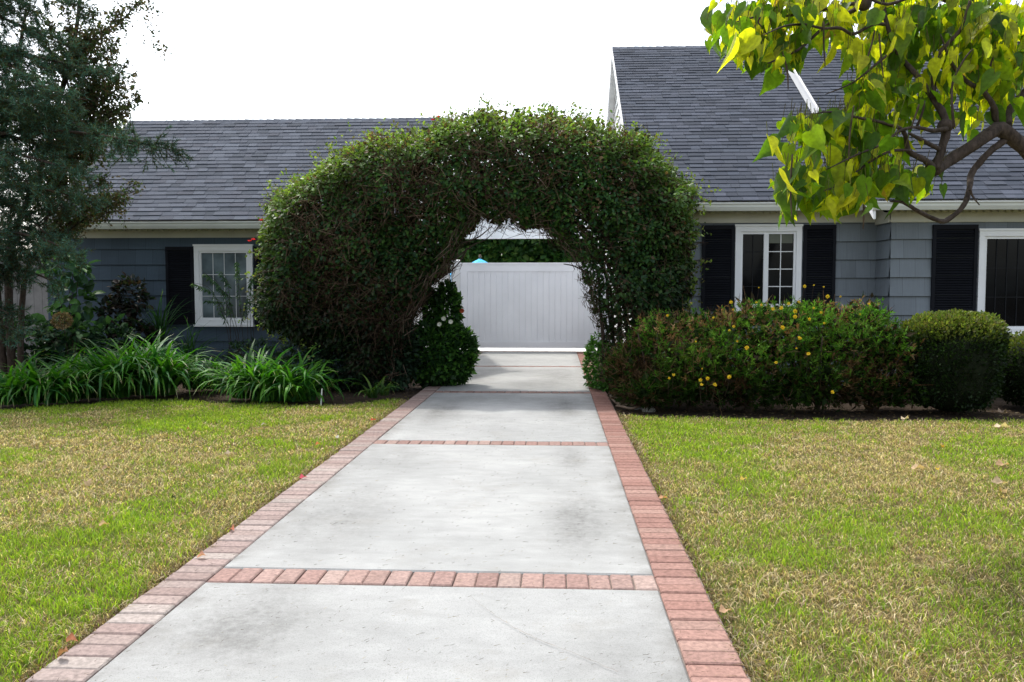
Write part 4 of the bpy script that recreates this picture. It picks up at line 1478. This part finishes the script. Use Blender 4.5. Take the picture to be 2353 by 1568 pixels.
u = rng.random((len(A0), K, 1))
o = (A0[:, None] + (A1 - A0)[:, None] * u).reshape(-1, 3)
dd = np.repeat(unit(A1 - A0), K, axis=0)
na = unit(dd * .7 + rdir(n) * 1.0 + np.array([0, 0, .15]))
tone = np.repeat(.35 + 1.2 * vnoise(A0, 1.9), K)[:, None]
cn = pal(n, [(.065, .155, .12), (.105, .22, .17), (.045, .105, .065), (.09, .13, .045), (.075, .07, .035)]) * tone
v, f, c = cloud(o, na, rdir(n), rng.uniform(.04, .075, n), cn, T_NEEDLE)
mesh_np('needles', v, f, NEEDLE, ct, c)

bt = thing('broadleaf_tree', 'thin branched tree with small brownish leaves rising behind the cedar', 'tree', (P(30, 720, 11.9).x, 11.9, 0))
b = MB()
bx_ = P(25, 720, 11.9).x
leafpos = []
base_pts = [(30, 640, 0), (20, 660, .06), (55, 640, -.05)]
b.tube([(bx_, 11.9, -.1), P(20, 650, 11.9), P(40, 520, 11.9), P(90, 400, 12.0), P(130, 250, 12.0), P(170, 100, 12.0), P(190, -60, 12.0)], [.06, .055, .05, .045, .04, .03, .02], 7, 4, rough=.1)
b.tube([(bx_ + .12, 11.85, -.1), P(55, 650, 11.85), P(95, 560, 11.85), P(110, 480, 11.8)], [.045, .04, .03, .015], 7, 4, rough=.1)
b.tube([(bx_ - .12, 11.9, -.1), P(-10, 600, 11.9), P(-10, 400, 12.0), P(30, 200, 12.0), P(60, 20, 12.0)], [.05, .05, .04, .03, .02], 7, 4, rough=.1)
b.build('trunk', BARK, bt, True)
br = MB()
ends = [(330, 215), (300, 140), (265, 120), (255, 60), (215, 20), (245, 185), (225, 250), (195, 130), (290, 250), (250, 290), (210, 330), (180, 60), (150, 10), (300, 190), (230, 220), (240, 350), (170, 220),
        (275, 90), (210, 180), (320, 420), (300, 455), (250, 440), (200, 390), (150, 330), (120, 120), (100, 30), (60, 60), (90, 180), (50, 260), (30, 330), (80, 380), (280, 20), (330, -10), (180, 300), (230, 500), (170, 470), (325, 225), (310, 170), (285, 210), (265, 300), (240, 110), (290, 480), (310, 440), (270, 250), (200, 80), (230, 150), (255, 400)]
for (x, y_) in ends:
    yq = 12.0 + random.uniform(-.5, .5)
    e_ = P(x, y_, yq)
    t_ = max(0, min(1, (600 - y_ - 70) / 640))
    st = P(60 + 125 * t_, min(600, y_ + 130 + random.uniform(-20, 60)), 12.0)
    m_ = st.lerp(e_, .55) + Vector((random.uniform(-.1, .1), random.uniform(-.1, .1), random.uniform(-.05, .15)))
    br.tube([st, m_, e_], [.016, .010, .004], 5, 4, rough=.1)
    for k in range(46):
        u = random.uniform(.1, 1.0)
        c_ = st.lerp(m_, u / .55) if u < .55 else m_.lerp(e_, (u - .55) / .45)
        d_ = Vector((random.gauss(0, 1), random.gauss(0, 1), random.gauss(0, .8))).normalized()
        q_ = c_ + d_ * random.uniform(.06, .32)
        br.tube([c_, q_], [.004, .0015], 3, 1)
        for kk in range(10):
            leafpos.append(tuple(c_.lerp(q_, random.random()) + Vector((random.gauss(0, .03), random.gauss(0, .03), random.gauss(0, .03)))))
# sparse sprays high above the roof
for (x0_, y0_, x1_, y1_) in ((330, -40, 340, 60), (310, -20, 365, 35), (345, 55, 360, 110), (355, 95, 395, 130)):
    yq = 12.0
    a__, b__ = P(x0_, y0_, yq), P(x1_, y1_, yq)
    br.tube([a__, a__.lerp(b__, .5) + Vector((.04, 0, .03)), b__], [.005, .004, .002], 4, 3)
    for k in range(40):
        leafpos.append(tuple(a__.lerp(b__, random.random()) + Vector((random.gauss(0, .05), random.gauss(0, .05), random.gauss(0, .05)))))
br.build('branch', BARK, bt, True)
lp = np.array(leafpos); n = len(lp)
v, f, c = cloud(lp, unit(rdir(n) + np.array([0, 0, -.3])), rdir(n), rng.uniform(.038, .07, n),
                pal(n, [(.075, .095, .04), (.10, .078, .045), (.06, .085, .04), (.11, .09, .05), (.055, .10, .04)]) * (.7 + .6 * vnoise(lp, 1.5))[:, None], T_LEAF)
mesh_np('foliage', v, f, LEAFM, bt, c)

q = P(262, 330, 24)
shrub('broadleaf_tree', 'yellow green tree showing behind the left end of the blue house roof', 'tree',
      [(q.x, 24, q.z - .3, .9, .9, 1.0), (q.x + .35, 24, q.z + .05, .5, .6, .45), (q.x - .9, 24, q.z - 1.0, 1.0, 1.0, 1.2)], 5200, .12, [(.12, .17, .04), (.16, .20, .05), (.09, .12, .035)],
      stems=[([(q.x - .3, 24, 0), (q.x - .2, 24, 2.5), (q.x, 24, q.z)], [.16, .12, .04])], part='crown')

# ------------------------------------------------------------------ daisy bushes and clipped hedges
DC = [(.045, .125, .012), (.065, .16, .016), (.03, .09, .012), (.085, .18, .025), (.06, .10, .016)]


def daisy_bush(label, ells, n, flowers, stemc, seed):
    t = thing('daisy_bush', label, 'bush', (ells[0][0], ells[0][1], 0), 'yellow daisy bushes beside the right lawn')
    # leaf rosettes at shoot ends
    p, nn = ell_points(n // 9, ells, .45, .06)
    sh_ = unit(nn + rdir(len(p)) * .5 + np.array([0, 0, .55]))
    K = 9
    P9 = np.repeat(p, K, axis=0) + np.repeat(sh_, K, axis=0) * rng.uniform(-.05, .03, (len(p) * K, 1)); A9 = unit(np.repeat(sh_, K, axis=0) * .75 + rdir(len(P9)) * .8)
    brn = vnoise(p + seed, 2.2) * .65 + vnoise(p + seed + 5, 6) * .35
    low = np.clip((.75 - p[:, 2]) / .6, 0, 1)
    isb = rng.random(len(p)) < np.clip((brn - (.47 if seed < 10 else .41)) * 3.0 + .22 * low, .03, .75)
    cl = pal(len(p), DC); cl[isb] = pal(isb.sum(), [(.13, .075, .035), (.10, .06, .03), (.17, .115, .06)])
    cl *= ((.6 + .75 * vnoise(p + 2, 3)) * (.28 + 1.45 * np.clip((p[:, 2] - .2) / .95, 0, 1)))[:, None]  # last factor paints shaded lower leaves and a lit top by height
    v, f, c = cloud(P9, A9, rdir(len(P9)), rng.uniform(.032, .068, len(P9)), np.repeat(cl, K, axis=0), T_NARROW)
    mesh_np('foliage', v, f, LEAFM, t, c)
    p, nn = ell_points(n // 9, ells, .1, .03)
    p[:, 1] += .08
    v, f, c = cloud(p, rdir(len(p)), rdir(len(p)), rng.uniform(.07, .12, len(p)), pal(len(p), [(.018, .035, .010), (.028, .022, .012), (.014, .026, .009)]), T_LEAF)  # dark leaf colours paint the shaded inside of the bush
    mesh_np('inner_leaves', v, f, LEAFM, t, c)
    p, nn = ell_points(2200, ells, .12, .02)
    q_ = p + unit(nn * .8 + rdir(len(p)) * .7 + np.array([0, 0, .5])) * rng.uniform(.05, .24, len(p))[:, None]
    v, f, c = sticks(p, q_, .0032, .0014, pal(len(p), [(.10, .055, .03), (.06, .036, .022), (.15, .095, .055), (.045, .06, .02)]))
    mesh_np('twigs', v, f, DEBRIS, t, c)
    b = MB()
    for s in stemc:
        for st in stem_fan(s, 7, .55, .9, .014):
            b.tube(st[0], st[1], 6, 3, rough=.1)
    b.build('stem', BARK, t, True)
    for (x, y_, yq, sz) in flowers:
        c0_ = P(x, y_, yq - .16)
        nrm_ = Vector((random.uniform(-.5, .5), -1, random.uniform(.1, .9))).normalized()
        u_ = nrm_.cross(Vector((0, 0, 1))).normalized(); w_ = u_.cross(nrm_)
        m_ = MB()
        np_ = random.choice([8, 9, 10])
        r_ = .026 * sz
        for k in range(np_):
            a_ = 2 * math.pi * k / np_ + random.uniform(-.1, .1)
            d_ = u_ * math.cos(a_) + w_ * math.sin(a_); s_ = (-u_ * math.sin(a_) + w_ * math.cos(a_)) * r_ * .23
            m_.cc = (.72 * random.uniform(.9, 1.1), .50 * random.uniform(.9, 1.1), .015)
            lf = nrm_ * random.uniform(-.004, .008)
            m_.add([c0_ + d_ * .004, c0_ + d_ * r_ * .55 + s_ + lf, c0_ + d_ * r_ + lf, c0_ + d_ * r_ * .55 - s_ + lf], [(0, 1, 2, 3)])
        fl = m_.build('flower', PETAL, t, color=True)
        m_ = MB(); m_.cc = (.55, .30, .01); m_.sphere(tuple(c0_ + nrm_ * .003), .007 * sz, 8, 6); m_.build('flower_center', PETAL, fl, True, True)
        m_ = MB(); m_.tube([c0_ - nrm_ * .003, c0_ - Vector((0, -.05, .10)), c0_ + Vector((random.uniform(-.03, .03), .12, -.22))], .0016, 4, 2); m_.build('flower_stalk', TWIG, fl)
    return t


def cd(x, y):   # crop pixel to reference pixel
    return 1532.0 + x * .3712, 429.0 + y * .3712


fl_main = [cd(*p) + (yq, s) for (p, yq, s) in [((657, 757), 9.75, 1.0), ((709, 752), 9.7, 1.0), ((754, 727), 9.8, .9), ((819, 715), 9.8, .9), ((795, 772), 9.65, 1.1), ((795, 806), 9.6, 1.0), ((883, 821), 9.6, .8),
           ((717, 873), 9.45, 1.1), ((822, 938), 9.35, 1.1), ((496, 998), 9.3, 1.1), ((877, 1036), 9.3, .9), ((677, 1090), 9.25, .8), ((1026, 1273), 9.2, .9), ((996, 681), 9.9, 1.0), ((853, 618), 9.9, .9),
           ((398, 716), 9.9, .9), ((586, 733), 9.85, .7), ((556, 718), 9.85, .6), ((955, 780), 9.8, .8), ((1252, 728), 9.9, .8), ((975, 846), 9.7, .7), ((911, 612), 9.95, .5), ((972, 622), 9.95, .5),
           ((415, 866), 9.5, .8), ((388, 890), 9.5, .6), ((412, 762), 9.8, .5), ((1076, 682), 9.95, .5), ((803, 1003), 9.3, .5), ((910, 752), 9.8, .6), ((437, 958), 9.4, .6), ((570, 626), 9.95, .4), ((1196, 790), 9.8, .5), ((289, 812), 9.7, .6)]]
fl_left = [cd(*p) + (yq, s) for (p, yq, s) in [((387, 1178), 9.15, 1.0), ((298, 1227), 9.15, 1.0), ((253, 1188), 9.2, .9), ((208, 1198), 9.2, .9), ((216, 1226), 9.15, .8), ((42, 1166), 9.4, .8), ((15, 1186), 9.4, .7), ((5, 798), 10.0, .7), ((180, 960), 9.6, .5),
           ((218, 1128), 9.3, .4), ((150, 720), 10.0, .4)]]


def E(px, py, Y, rx, ry, rz):
    q = P(px, py, Y)
    return (q.x, Y, q.z, rx, ry, rz)


daisy_bush('wide yellow daisy bush in flower below the two pane window', [E(1760, 800, 10.05, .62, .62, .50), E(1900, 800, 10.1, .60, .62, .46), E(2030, 815, 10.15, .45, .6, .45), E(1820, 745, 10.15, .42, .4, .30), E(1660, 800, 10.1, .40, .55, .42),
                                                           E(1980, 745, 10.2, .42, .4, .30), E(1730, 740, 10.2, .35, .4, .30), E(1880, 735, 10.2, .28, .3, .28), E(1660, 755, 10.2, .3, .35, .26), E(1860, 875, 9.95, 1.0, .6, .42), E(1700, 870, 9.9, .6, .58, .42), E(2030, 890, 10.05, .45, .5, .36)], 66000, fl_main,
           [(P(1720, 900, 10.0).x, 10.0), (P(1880, 900, 10.0).x, 10.0), (P(2010, 900, 10.1).x, 10.1)], 3.0)
daisy_bush('straggly brown patched daisy bush beside the right driveway bricks', [E(1520, 790, 10.4, .50, .55, .40), E(1450, 850, 10.4, .35, .5, .38), E(1580, 850, 10.0, .50, .6, .45), E(1490, 900, 10.0, .42, .45, .30), E(1590, 760, 10.5, .35, .4, .26)], 34000, fl_left,
           [(P(1500, 900, 10.2).x, 10.2), (P(1590, 900, 10.1).x, 10.1)], 14.0)


def boxwood(label, ells, n, core):
    t = thing('boxwood_hedge', label, 'hedge', (ells[0][0], ells[0][1], 0), 'clipped boxwoods on the right')
    p, nn = ell_points(n, ells, .80, .03)
    ax = unit(nn + rdir(len(p)) * .7 + np.array([0, 0, .35])); nr = unit(nn + rdir(len(p)) * .6)
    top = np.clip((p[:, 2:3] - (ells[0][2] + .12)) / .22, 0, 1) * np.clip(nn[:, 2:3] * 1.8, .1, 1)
    cl = pal(len(p), [(.010, .026, .006), (.016, .036, .008), (.008, .019, .005)]) * (1 - top) + pal(len(p), [(.12, .17, .028), (.15, .19, .03), (.09, .14, .022), (.13, .13, .04)]) * top  # near-black shaded sides and bright sunlit top painted into the leaf colour
    cl *= (.7 + .6 * vnoise(p, 4))[:, None]
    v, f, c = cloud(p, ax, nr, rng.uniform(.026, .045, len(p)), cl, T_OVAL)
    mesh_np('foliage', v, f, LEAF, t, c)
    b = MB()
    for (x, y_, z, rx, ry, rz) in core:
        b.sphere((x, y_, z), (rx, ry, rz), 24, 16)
    b.build('shade_core', mat_simple('hedge_shade', (.012, .016, .009), .95, .4, 30, .05, .8, 60), t, True)  # solid dark core added for the shaded inside of the hedge
    b = MB()
    for st in stem_fan(ells[0][:2], 6, .25, .5, .018):
        b.tube(st[0], st[1], 6, 3, rough=.1)
    b.build('stem', BARK, t, True)
    return t


q = P(2190, 830, 10.0)
ex0 = [(q.x, 10.0, .66, .60, .58, .50), (q.x, 10.0, .38, .58, .56, .46), (q.x - .2, 10.05, .86, .38, .42, .28), (q.x + .2, 10.0, .85, .38, .42, .28), (q.x, 10.0, .92, .38, .42, .24)]
boxwood('rounded clipped boxwood with sunlit top between the daisy bush and the right window', ex0, 30000, [(q.x, 10.0, .58, .50, .50, .48), (q.x, 10.0, .38, .46, .46, .40)])
q = P(2385, 850, 10.4)
ex1 = [(q.x, 10.4, .48, .55, .5, .42), (q.x + .5, 10.4, .46, .5, .5, .42), (q.x, 10.4, .3, .5, .5, .34)]
boxwood('lower dark boxwood cut off by the right edge of the photo', ex1, 18000, [(q.x, 10.4, .42, .48, .43, .36), (q.x + .5, 10.4, .4, .45, .43, .36)])

# dry branches and stones at the foot of the daisy bush
def c2(x, y):   # crop (2200,1250)-(2700,1600)
    return (2200 + x / 4.48) / 1.632, (1250 + y / 4.48) / 1.632


b = MB()
for pth in ([(400, 1090), (430, 1150), (520, 1220), (700, 1250), (900, 1250), (1020, 1180), (1110, 1090), (1185, 985)], [(500, 1265), (600, 1290), (760, 1310), (950, 1260), (1120, 1220)], [(480, 1130), (700, 1190), (900, 1200), (1150, 1170)]):
    pts = []
    for k, (x, y_) in enumerate(pth):
        q = G(*c2(x, y_)); pts.append(Vector((q.x, q.y, .03 + .01 * (k % 2))))
    b.tube(pts, [.016] * (len(pts) - 2) + [.012, .007], 7, 4, rough=.08)
tag(b.build('dry_branch', BARKL, None, True), 'bare brown branches lying on the soil by the right bricks', 'branch')
for (x, y_, r_, lab) in ((1040, 1250, .055, 'flat pale stone under the left daisy bush'), (870, 1215, .035, 'small pale stone beside the dry branches')):
    q = G(*c2(x, y_)); b = MB(); b.sphere((q.x, q.y, -.03), (r_ * 1.5, r_, .05), 12, 8)
    tag(b.build('stone', mat_simple('stone', (.3, .29, .27), .9, .3, 25, .2, .6), None, True), lab, 'stone')
# litter of dry leaves under the bushes on the right
n = 1500
xx = rng.uniform(.72, 6.2, n); yy = rng.uniform(9.15, 10.2, n)
p = np.stack([xx, yy, np.full(n, -.045) + rng.uniform(0, .02, n)], 1)
v, f, c = cloud(p, unit(rdir(n) * np.array([1, 1, .25])), unit(rdir(n) * .4 + np.array([0, 0, 1])), rng.uniform(.015, .05, n), pal(n, [(.12, .08, .05), (.20, .15, .09), (.07, .05, .035), (.30, .25, .16)], [.4, .25, .3, .05]), T_LEAF)
tag(mesh_np('leaf_litter', v, f, LEAFM, None, c), 'brown leaf litter on the soil under the right bushes', 'leaf litter', kind='stuff')
n = 1800
xx = rng.uniform(-8.0, -1.9, n); yy = rng.uniform(10.2, 13.5, n)
p = np.stack([xx, yy, np.full(n, -.045) + rng.uniform(0, .02, n)], 1)
v, f, c = cloud(p, unit(rdir(n) * np.array([1, 1, .25])), unit(rdir(n) * .4 + np.array([0, 0, 1])), rng.uniform(.015, .05, n), pal(n, [(.12, .08, .05), (.20, .15, .09), (.07, .05, .035)]), T_LEAF)
tag(mesh_np('leaf_litter', v, f, LEAFM, None, c), 'brown leaf litter on the soil under the left plants', 'leaf litter', kind='stuff')

# ------------------------------------------------------------------ catalpa overhead at right
CY = 5.2
tr = thing('catalpa_tree', 'tree with large heart shaped yellow green leaves and long pods hanging in at top right', 'tree', (4.5, 5.6, 0))
tb = P(2560, 520, 5.5)
b = MB()
b.tube([(4.6, 5.7, -.1), (4.45, 5.65, .8), (4.2, 5.55, 1.6), tuple(P(2520, 470, 5.45)), tuple(P(2420, 392, 5.35))], [.20, .17, .14, .10, .065], 12, 4, rough=.08)
b.tube([(4.4, 5.6, 1.2), (4.8, 5.8, 2.4), (5.0, 5.9, 3.6), (4.6, 5.8, 4.6)], [.13, .10, .08, .05], 10, 4, rough=.08)
b.build('trunk', BARK, tr, True)
BR = [
    ([(2420, 392), (2353, 340), (2301, 296), (2262, 318), (2185, 369), (2149, 387), (2135, 385)], [.065, .052, .050, .044, .042, .048, .03], 5.35, 5.0),
    ([(2149, 387), (2159, 350), (2172, 284), (2143, 227), (2100, 170), (2069, 124), (2038, 57), (2027, 0), (2015, -80)], [.034, .030, .027, .022, .020, .018, .015, .013, .008], 5.0, 5.2),
    ([(2143, 227), (2150, 155), (2159, 124), (2185, 95), (2203, 70), (2223, 23), (2234, -10), (2250, -90)], [.018, .015, .014, .014, .013, .012, .011, .007], 5.05, 5.3),
    ([(2145, 388), (2120, 370), (2089, 348), (2071, 304), (2038, 282), (1973, 271), (1911, 260), (1870, 262)], [.026, .022, .018, .014, .011, .009, .007, .003], 5.0, 4.7),
    ([(2159, 345), (2107, 318), (2084, 309)], [.016, .012, .007], 5.0, 4.8),
    ([(2176, 296), (2140, 301), (2107, 293), (2070, 300), (2030, 330), (1960, 360), (1900, 390)], [.018, .013, .010, .009, .008, .006, .003], 5.0, 4.6),
    ([(2290, 290), (2284, 262), (2277, 237), (2262, 206), (2231, 188), (2200, 157), (2180, 129), (2160, 80)], [.028, .024, .020, .018, .016, .013, .010, .004], 5.3, 5.1),
    ([(2266, 210), (2272, 180), (2280, 140), (2300, 100)], [.012, .009, .007, .004], 5.25, 5.2),
    ([(2312, 290), (2324, 253), (2353, 219), (2400, 150), (2420, 60)], [.034, .030, .028, .022, .014], 5.35, 5.6),
    ([(2305, 322), (2267, 353), (2236, 397), (2223, 435), (2210, 474), (2181, 504), (2151, 508), (2108, 487), (2074, 465), (2050, 462)], [.026, .024, .022, .020, .018, .017, .016, .014, .011, .005], 5.3, 4.8),
    ([(2223, 437), (2238, 452), (2246, 472)], [.010, .007, .004], 5.05, 5.0),
    ([(2036, 55), (2000, 60), (1965, 76), (1927, 68), (1888, 68), (1849, 54), (1800, 62), (1750, 85)], [.012, .011, .011, .010, .009, .008, .006, .003], 5.15, 4.6),
    ([(2020, -40), (1985, 8), (1932, 40), (1890, 66), (1840, 110), (1790, 135), (1765, 145)], [.020, .018, .014, .010, .009, .007, .003], 5.2, 4.7),
    ([(1985, 5), (1900, 20), (1811, 35), (1746, 37), (1690, 50)], [.014, .011, .009, .008, .003], 5.15, 4.7),
    ([(2200, 10), (2120, -10), (2040, 10), (1990, -5)], [.012, .011, .010, .008], 5.2, 5.0),
    ([(2060, 110), (2010, 150), (1960, 190), (1900, 215)], [.009, .008, .006, .003], 5.1, 4.8),
    ([(2195, 295), (2186, 250), (2191, 190), (2215, 140), (2240, 110)], [.010, .008, .008, .007, .004], 4.9, 4.9),
    ([(2107, 293), (2116, 262), (2125, 232)], [.009, .008, .004], 4.9, 4.85),
    ([(2089, 348), (2040, 350), (1990, 380), (1940, 420), (1890, 440)], [.010, .009, .008, .006, .003], 4.9, 4.6),
]
b = MB()
anchors = []
for pts, rad, ya, yb_ in BR:
    p3 = []
    for i, (x, y_) in enumerate(pts):
        u = i / (len(pts) - 1)
        p3.append(P(x, y_, ya + (yb_ - ya) * u) + Vector((0, random.uniform(-.03, .03), 0)))
    b.tube(p3, [r * .84 for r in rad], 9, 4, rough=.16)
    for i in range(len(p3) - 1):
        for k in range(6):
            if rad[i] < .03:
                anchors.append(p3[i].lerp(p3[i + 1], random.random()))
for (x, y_) in ((2149, 388), (2298, 296), (2172, 290), (1985, 8)):   # gnarled knots
    q = P(x, y_, 5.03 if x < 2200 else 5.33); b.sphere(tuple(q), (.045, .042, .042), 10, 8)
b.build('branch', BARK, tr, True)
# leaves: region list (px, py, spread x, spread y, count, depth)
REG = [(1690, 60, 45, 50, 30, 4.75), (1760, 30, 60, 40, 40, 4.8), (1740, 100, 50, 35, 26, 4.75), (1800, 120, 45, 45, 30, 4.75), (1850, 40, 60, 40, 36, 4.9), (1930, 30, 60, 40, 32, 5.0), (1960, 110, 40, 30, 14, 5.0),
       (2050, 30, 60, 45, 34, 5.1), (2040, 130, 50, 50, 28, 5.1), (2120, 60, 60, 60, 44, 5.2), (2200, 40, 60, 50, 44, 5.2), (2290, 50, 60, 60, 50, 5.3), (2330, 130, 40, 50, 30, 5.4), (2250, 130, 60, 50, 38, 5.2),
       (2170, 160, 60, 50, 30, 5.1), (2080, 215, 50, 40, 26, 5.0), (2000, 200, 45, 40, 24, 4.9), (1930, 250, 60, 45, 34, 4.75), (1880, 300, 60, 40, 30, 4.7), (1840, 290, 35, 40, 18, 4.65), (1960, 310, 55, 45, 30, 4.8), (2030, 300, 50, 45, 26, 4.85),
       (1860, 400, 50, 40, 30, 4.6), (1920, 400, 55, 45, 34, 4.65), (1990, 390, 50, 45, 32, 4.7), (2050, 400, 40, 40, 20, 4.75), (1810, 430, 30, 35, 14, 4.6), (2120, 415, 35, 30, 9, 4.8), (2260, 200, 50, 45, 20, 5.2), (2300, 210, 40, 50, 14, 5.3), (2210, 240, 40, 40, 10, 5.1),
       (2230, 290, 25, 20, 3, 5.0), (1900, 450, 45, 25, 14, 4.6), (1970, 450, 40, 25, 10, 4.65), (2120, 250, 30, 40, 8, 4.95), (2420, 80, 60, 80, 40, 5.5), (2400, 200, 40, 40, 8, 5.5), (2100, -60, 220, 40, 60, 5.2), (1800, -50, 120, 35, 36, 4.9)]
lp, la, ln, ls, lc = [], [], [], [], []
pet0, pet1 = [], []
for (x, y_, sx, sy, n_, yq) in REG:
    for k in range(int(n_ * 1.75)):
        px_, py_ = x + random.gauss(0, sx * .62), y_ + random.gauss(0, sy * .6)
        if 1795 < px_ < 1950 and 130 < py_ < 262: continue
        p = P(px_, py_, yq + .15 + abs(random.gauss(0, .32)) * random.choice([1, 1, -.5]))
        # petiole from the leaf back towards the nearest branch
        a = Vector((random.gauss(0, .55) - .12, random.gauss(0, .55), -1.0 + random.gauss(0, .42))).normalized()
        nr_ = Vector((random.gauss(-.2, .9), random.gauss(-.3, .8), random.gauss(.6, .4)))
        back = (Vector((random.uniform(-.2, .35), random.uniform(-.2, .2), 1.0))).normalized()
        s_ = random.choice([.06, .08, .10, .115, .13, .15]) * random.uniform(.85, 1.12)
        lp.append(tuple(p)); la.append(tuple(a)); ln.append(tuple(nr_)); ls.append(s_)
        g = random.random()
        lc.append(random.choice([(.045, .09, .012), (.035, .075, .014), (.10, .155, .012), (.05, .095, .013), (.22, .235, .02), (.18, .21, .014), (.26, .26, .022)]) if g > .006 else (.20, .14, .045))  # palette mixes shaded dark green and sunlit yellow leaf tones at random
        pet0.append(tuple(p + back * random.uniform(.06, .12))); pet1.append(tuple(p))
lp, la, ln, ls, lc = map(np.array, (lp, la, ln, ls, lc))
lc = lc * rng.uniform(.8, 1.25, (len(lc), 1))
v, f, c = cloud(lp, la, ln, ls, lc, T_HEART)
# curl each blade a little so that no two look alike
v = v + (vnoise(v, 7.0)[:, None] - .5) * np.array([.035, .035, .03]) + (vnoise(v + 40, 22.0)[:, None] - .5) * .012
crown = mesh_np('crown', v, f, LEAFC, tr, c, smooth=True)
v, f, c = sticks(np.array(pet0), np.array(pet1), .0022, .0016, pal(len(pet0), [(.16, .17, .05), (.12, .10, .04)]))
mesh_np('leaf_stalks', v, f, LEAFM, tr, c)
for (x0_, y0_, x1_, y1_, yq) in ((1797, 118, 1811, 206, 4.7), (1893, 50, 1896, 154, 4.8), (1821, 355, 1820, 507, 4.55), (1984, 470, 1983, 527, 4.6), (2020, 78, 2030, 180, 4.9), (1962, 243, 1950, 372, 4.6), (1990, 150, 1966, 160, 4.9), (2010, 70, 1985, 155, 4.9), (2112, 240, 2092, 298, 4.8), (1747, 40, 1750, 62, 4.7)):
    a__, b__ = P(x0_, y0_, yq), P(x1_, y1_, yq)
    q = MB(); m_ = a__.lerp(b__, .5) + Vector((random.uniform(-.015, .015), 0, 0))
    q.tube([a__, m_, b__], [.0045, .0055, .0025], 6, 4)
    q.build('seed_pod', POD, tr, True)

# ------------------------------------------------------------------ fallen leaves
FL = [(537, 1041, .055, (.50, .40, .30), 'pale crumpled leaf in the middle of the left lawn'), (226, 1206, .055, (.45, .32, .16), 'tan leaf standing in the near left lawn'),
      (196, 1117, .055, (.45, .33, .20), 'tan leaf lying at mid left lawn above the standing one'), (256, 1075, .055, (.36, .25, .16), 'dull brown leaf in the dry patch of the left lawn'),
      (687, 1098, .05, (.55, .10, .14), 'crimson petal lying against the left bricks'), (725, 1021, .045, (.62, .20, .08), 'orange leaf on the grass right of the pale crumpled leaf'),
      (437, 986, .04, (.32, .15, .06), 'small brown leaf at the back of the left lawn'), (600, 976, .05, (.33, .30, .26), 'grey leaf at the back of the left lawn'),
      (396, 1144, .05, (.05, .06, .03), 'dark green leaf in the centre of the left lawn'), (864, 965, .05, (.50, .10, .06), 'red leaf by the far left bricks'),
      (179, 1474, .048, (.40, .16, .09), 'rust red leaf at the near left brick edge'), (140, 1505, .052, (.25, .13, .08), 'curled brown leaf at the near left brick edge'),
      (532, 1213, .05, (.40, .15, .10), 'small reddish leaf at the left brick edge level with the tan standing leaf'), (453, 1278, .05, (.42, .22, .15), 'pinkish leaf at the left brick edge above the first brick band'),
      (774, 1007, .045, (.45, .43, .40), 'whitish leaf by the left bricks near the second brick band'),
      (1700, 1102, .05, (.62, .45, .10), 'yellow leaf on the right lawn near the driveway'), (2093, 1076, .085, (.52, .38, .24), 'long tan leaf at the back of the right lawn'),
      (2151, 1079, .04, (.60, .42, .06), 'tiny yellow leaf at the back right of the lawn'), (2320, 1068, .09, (.50, .33, .20), 'largest tan leaf by the right edge of the photo'),
      (2318, 1111, .09, (.55, .42, .28), 'narrow buff leaf by the right edge of the photo'), (2306, 1128, .075, (.42, .30, .14), 'folded ochre leaf by the right edge of the photo'),
      (2283, 980, .11, (.62, .52, .36), 'cream leaf on the lawn just in front of the boxwood'), (2070, 963, .08, (.55, .46, .32), 'cream leaf in the shade at the foot of the boxwood'),
      (2312, 948, .10, (.38, .28, .2), 'dull leaf on the soil between the two boxwoods'), (2169, 1028, .04, (.55, .33, .05), 'tiny orange leaf on the right lawn behind the others'),
      (1513, 1144, .05, (.50, .28, .16), 'tan leaf on the right brick edge at mid driveway'), (1652, 1405, .05, (.50, .32, .20), 'light brown leaf on the right brick edge close to the viewer'),
      (1407, 1110, .0, None, None)]
for (x, y_, s_, cc_, lab) in FL:
    if cc_ is None: continue
    q = G(x, y_, .015)
    nr_ = np.array([[random.gauss(0, .3), random.gauss(-.35, .3), 1.0]]); a = np.array([[random.gauss(0, 1), random.gauss(0, .5), .15]])
    v, f, c = cloud(np.array([tuple(q)]), a, nr_, [s_ * 1.25], np.array([cc_]), T_OVAL)
    v[:, 2] = np.maximum(v[:, 2] + .02 * np.sin(np.arange(len(v)) * 2.1) * s_ / .06, .012)
    o = mesh_np('fallen_leaf', v, f, LEAFM, None, c)
    tag(o, lab, 'leaf', 'fallen leaves and petals on the lawn')
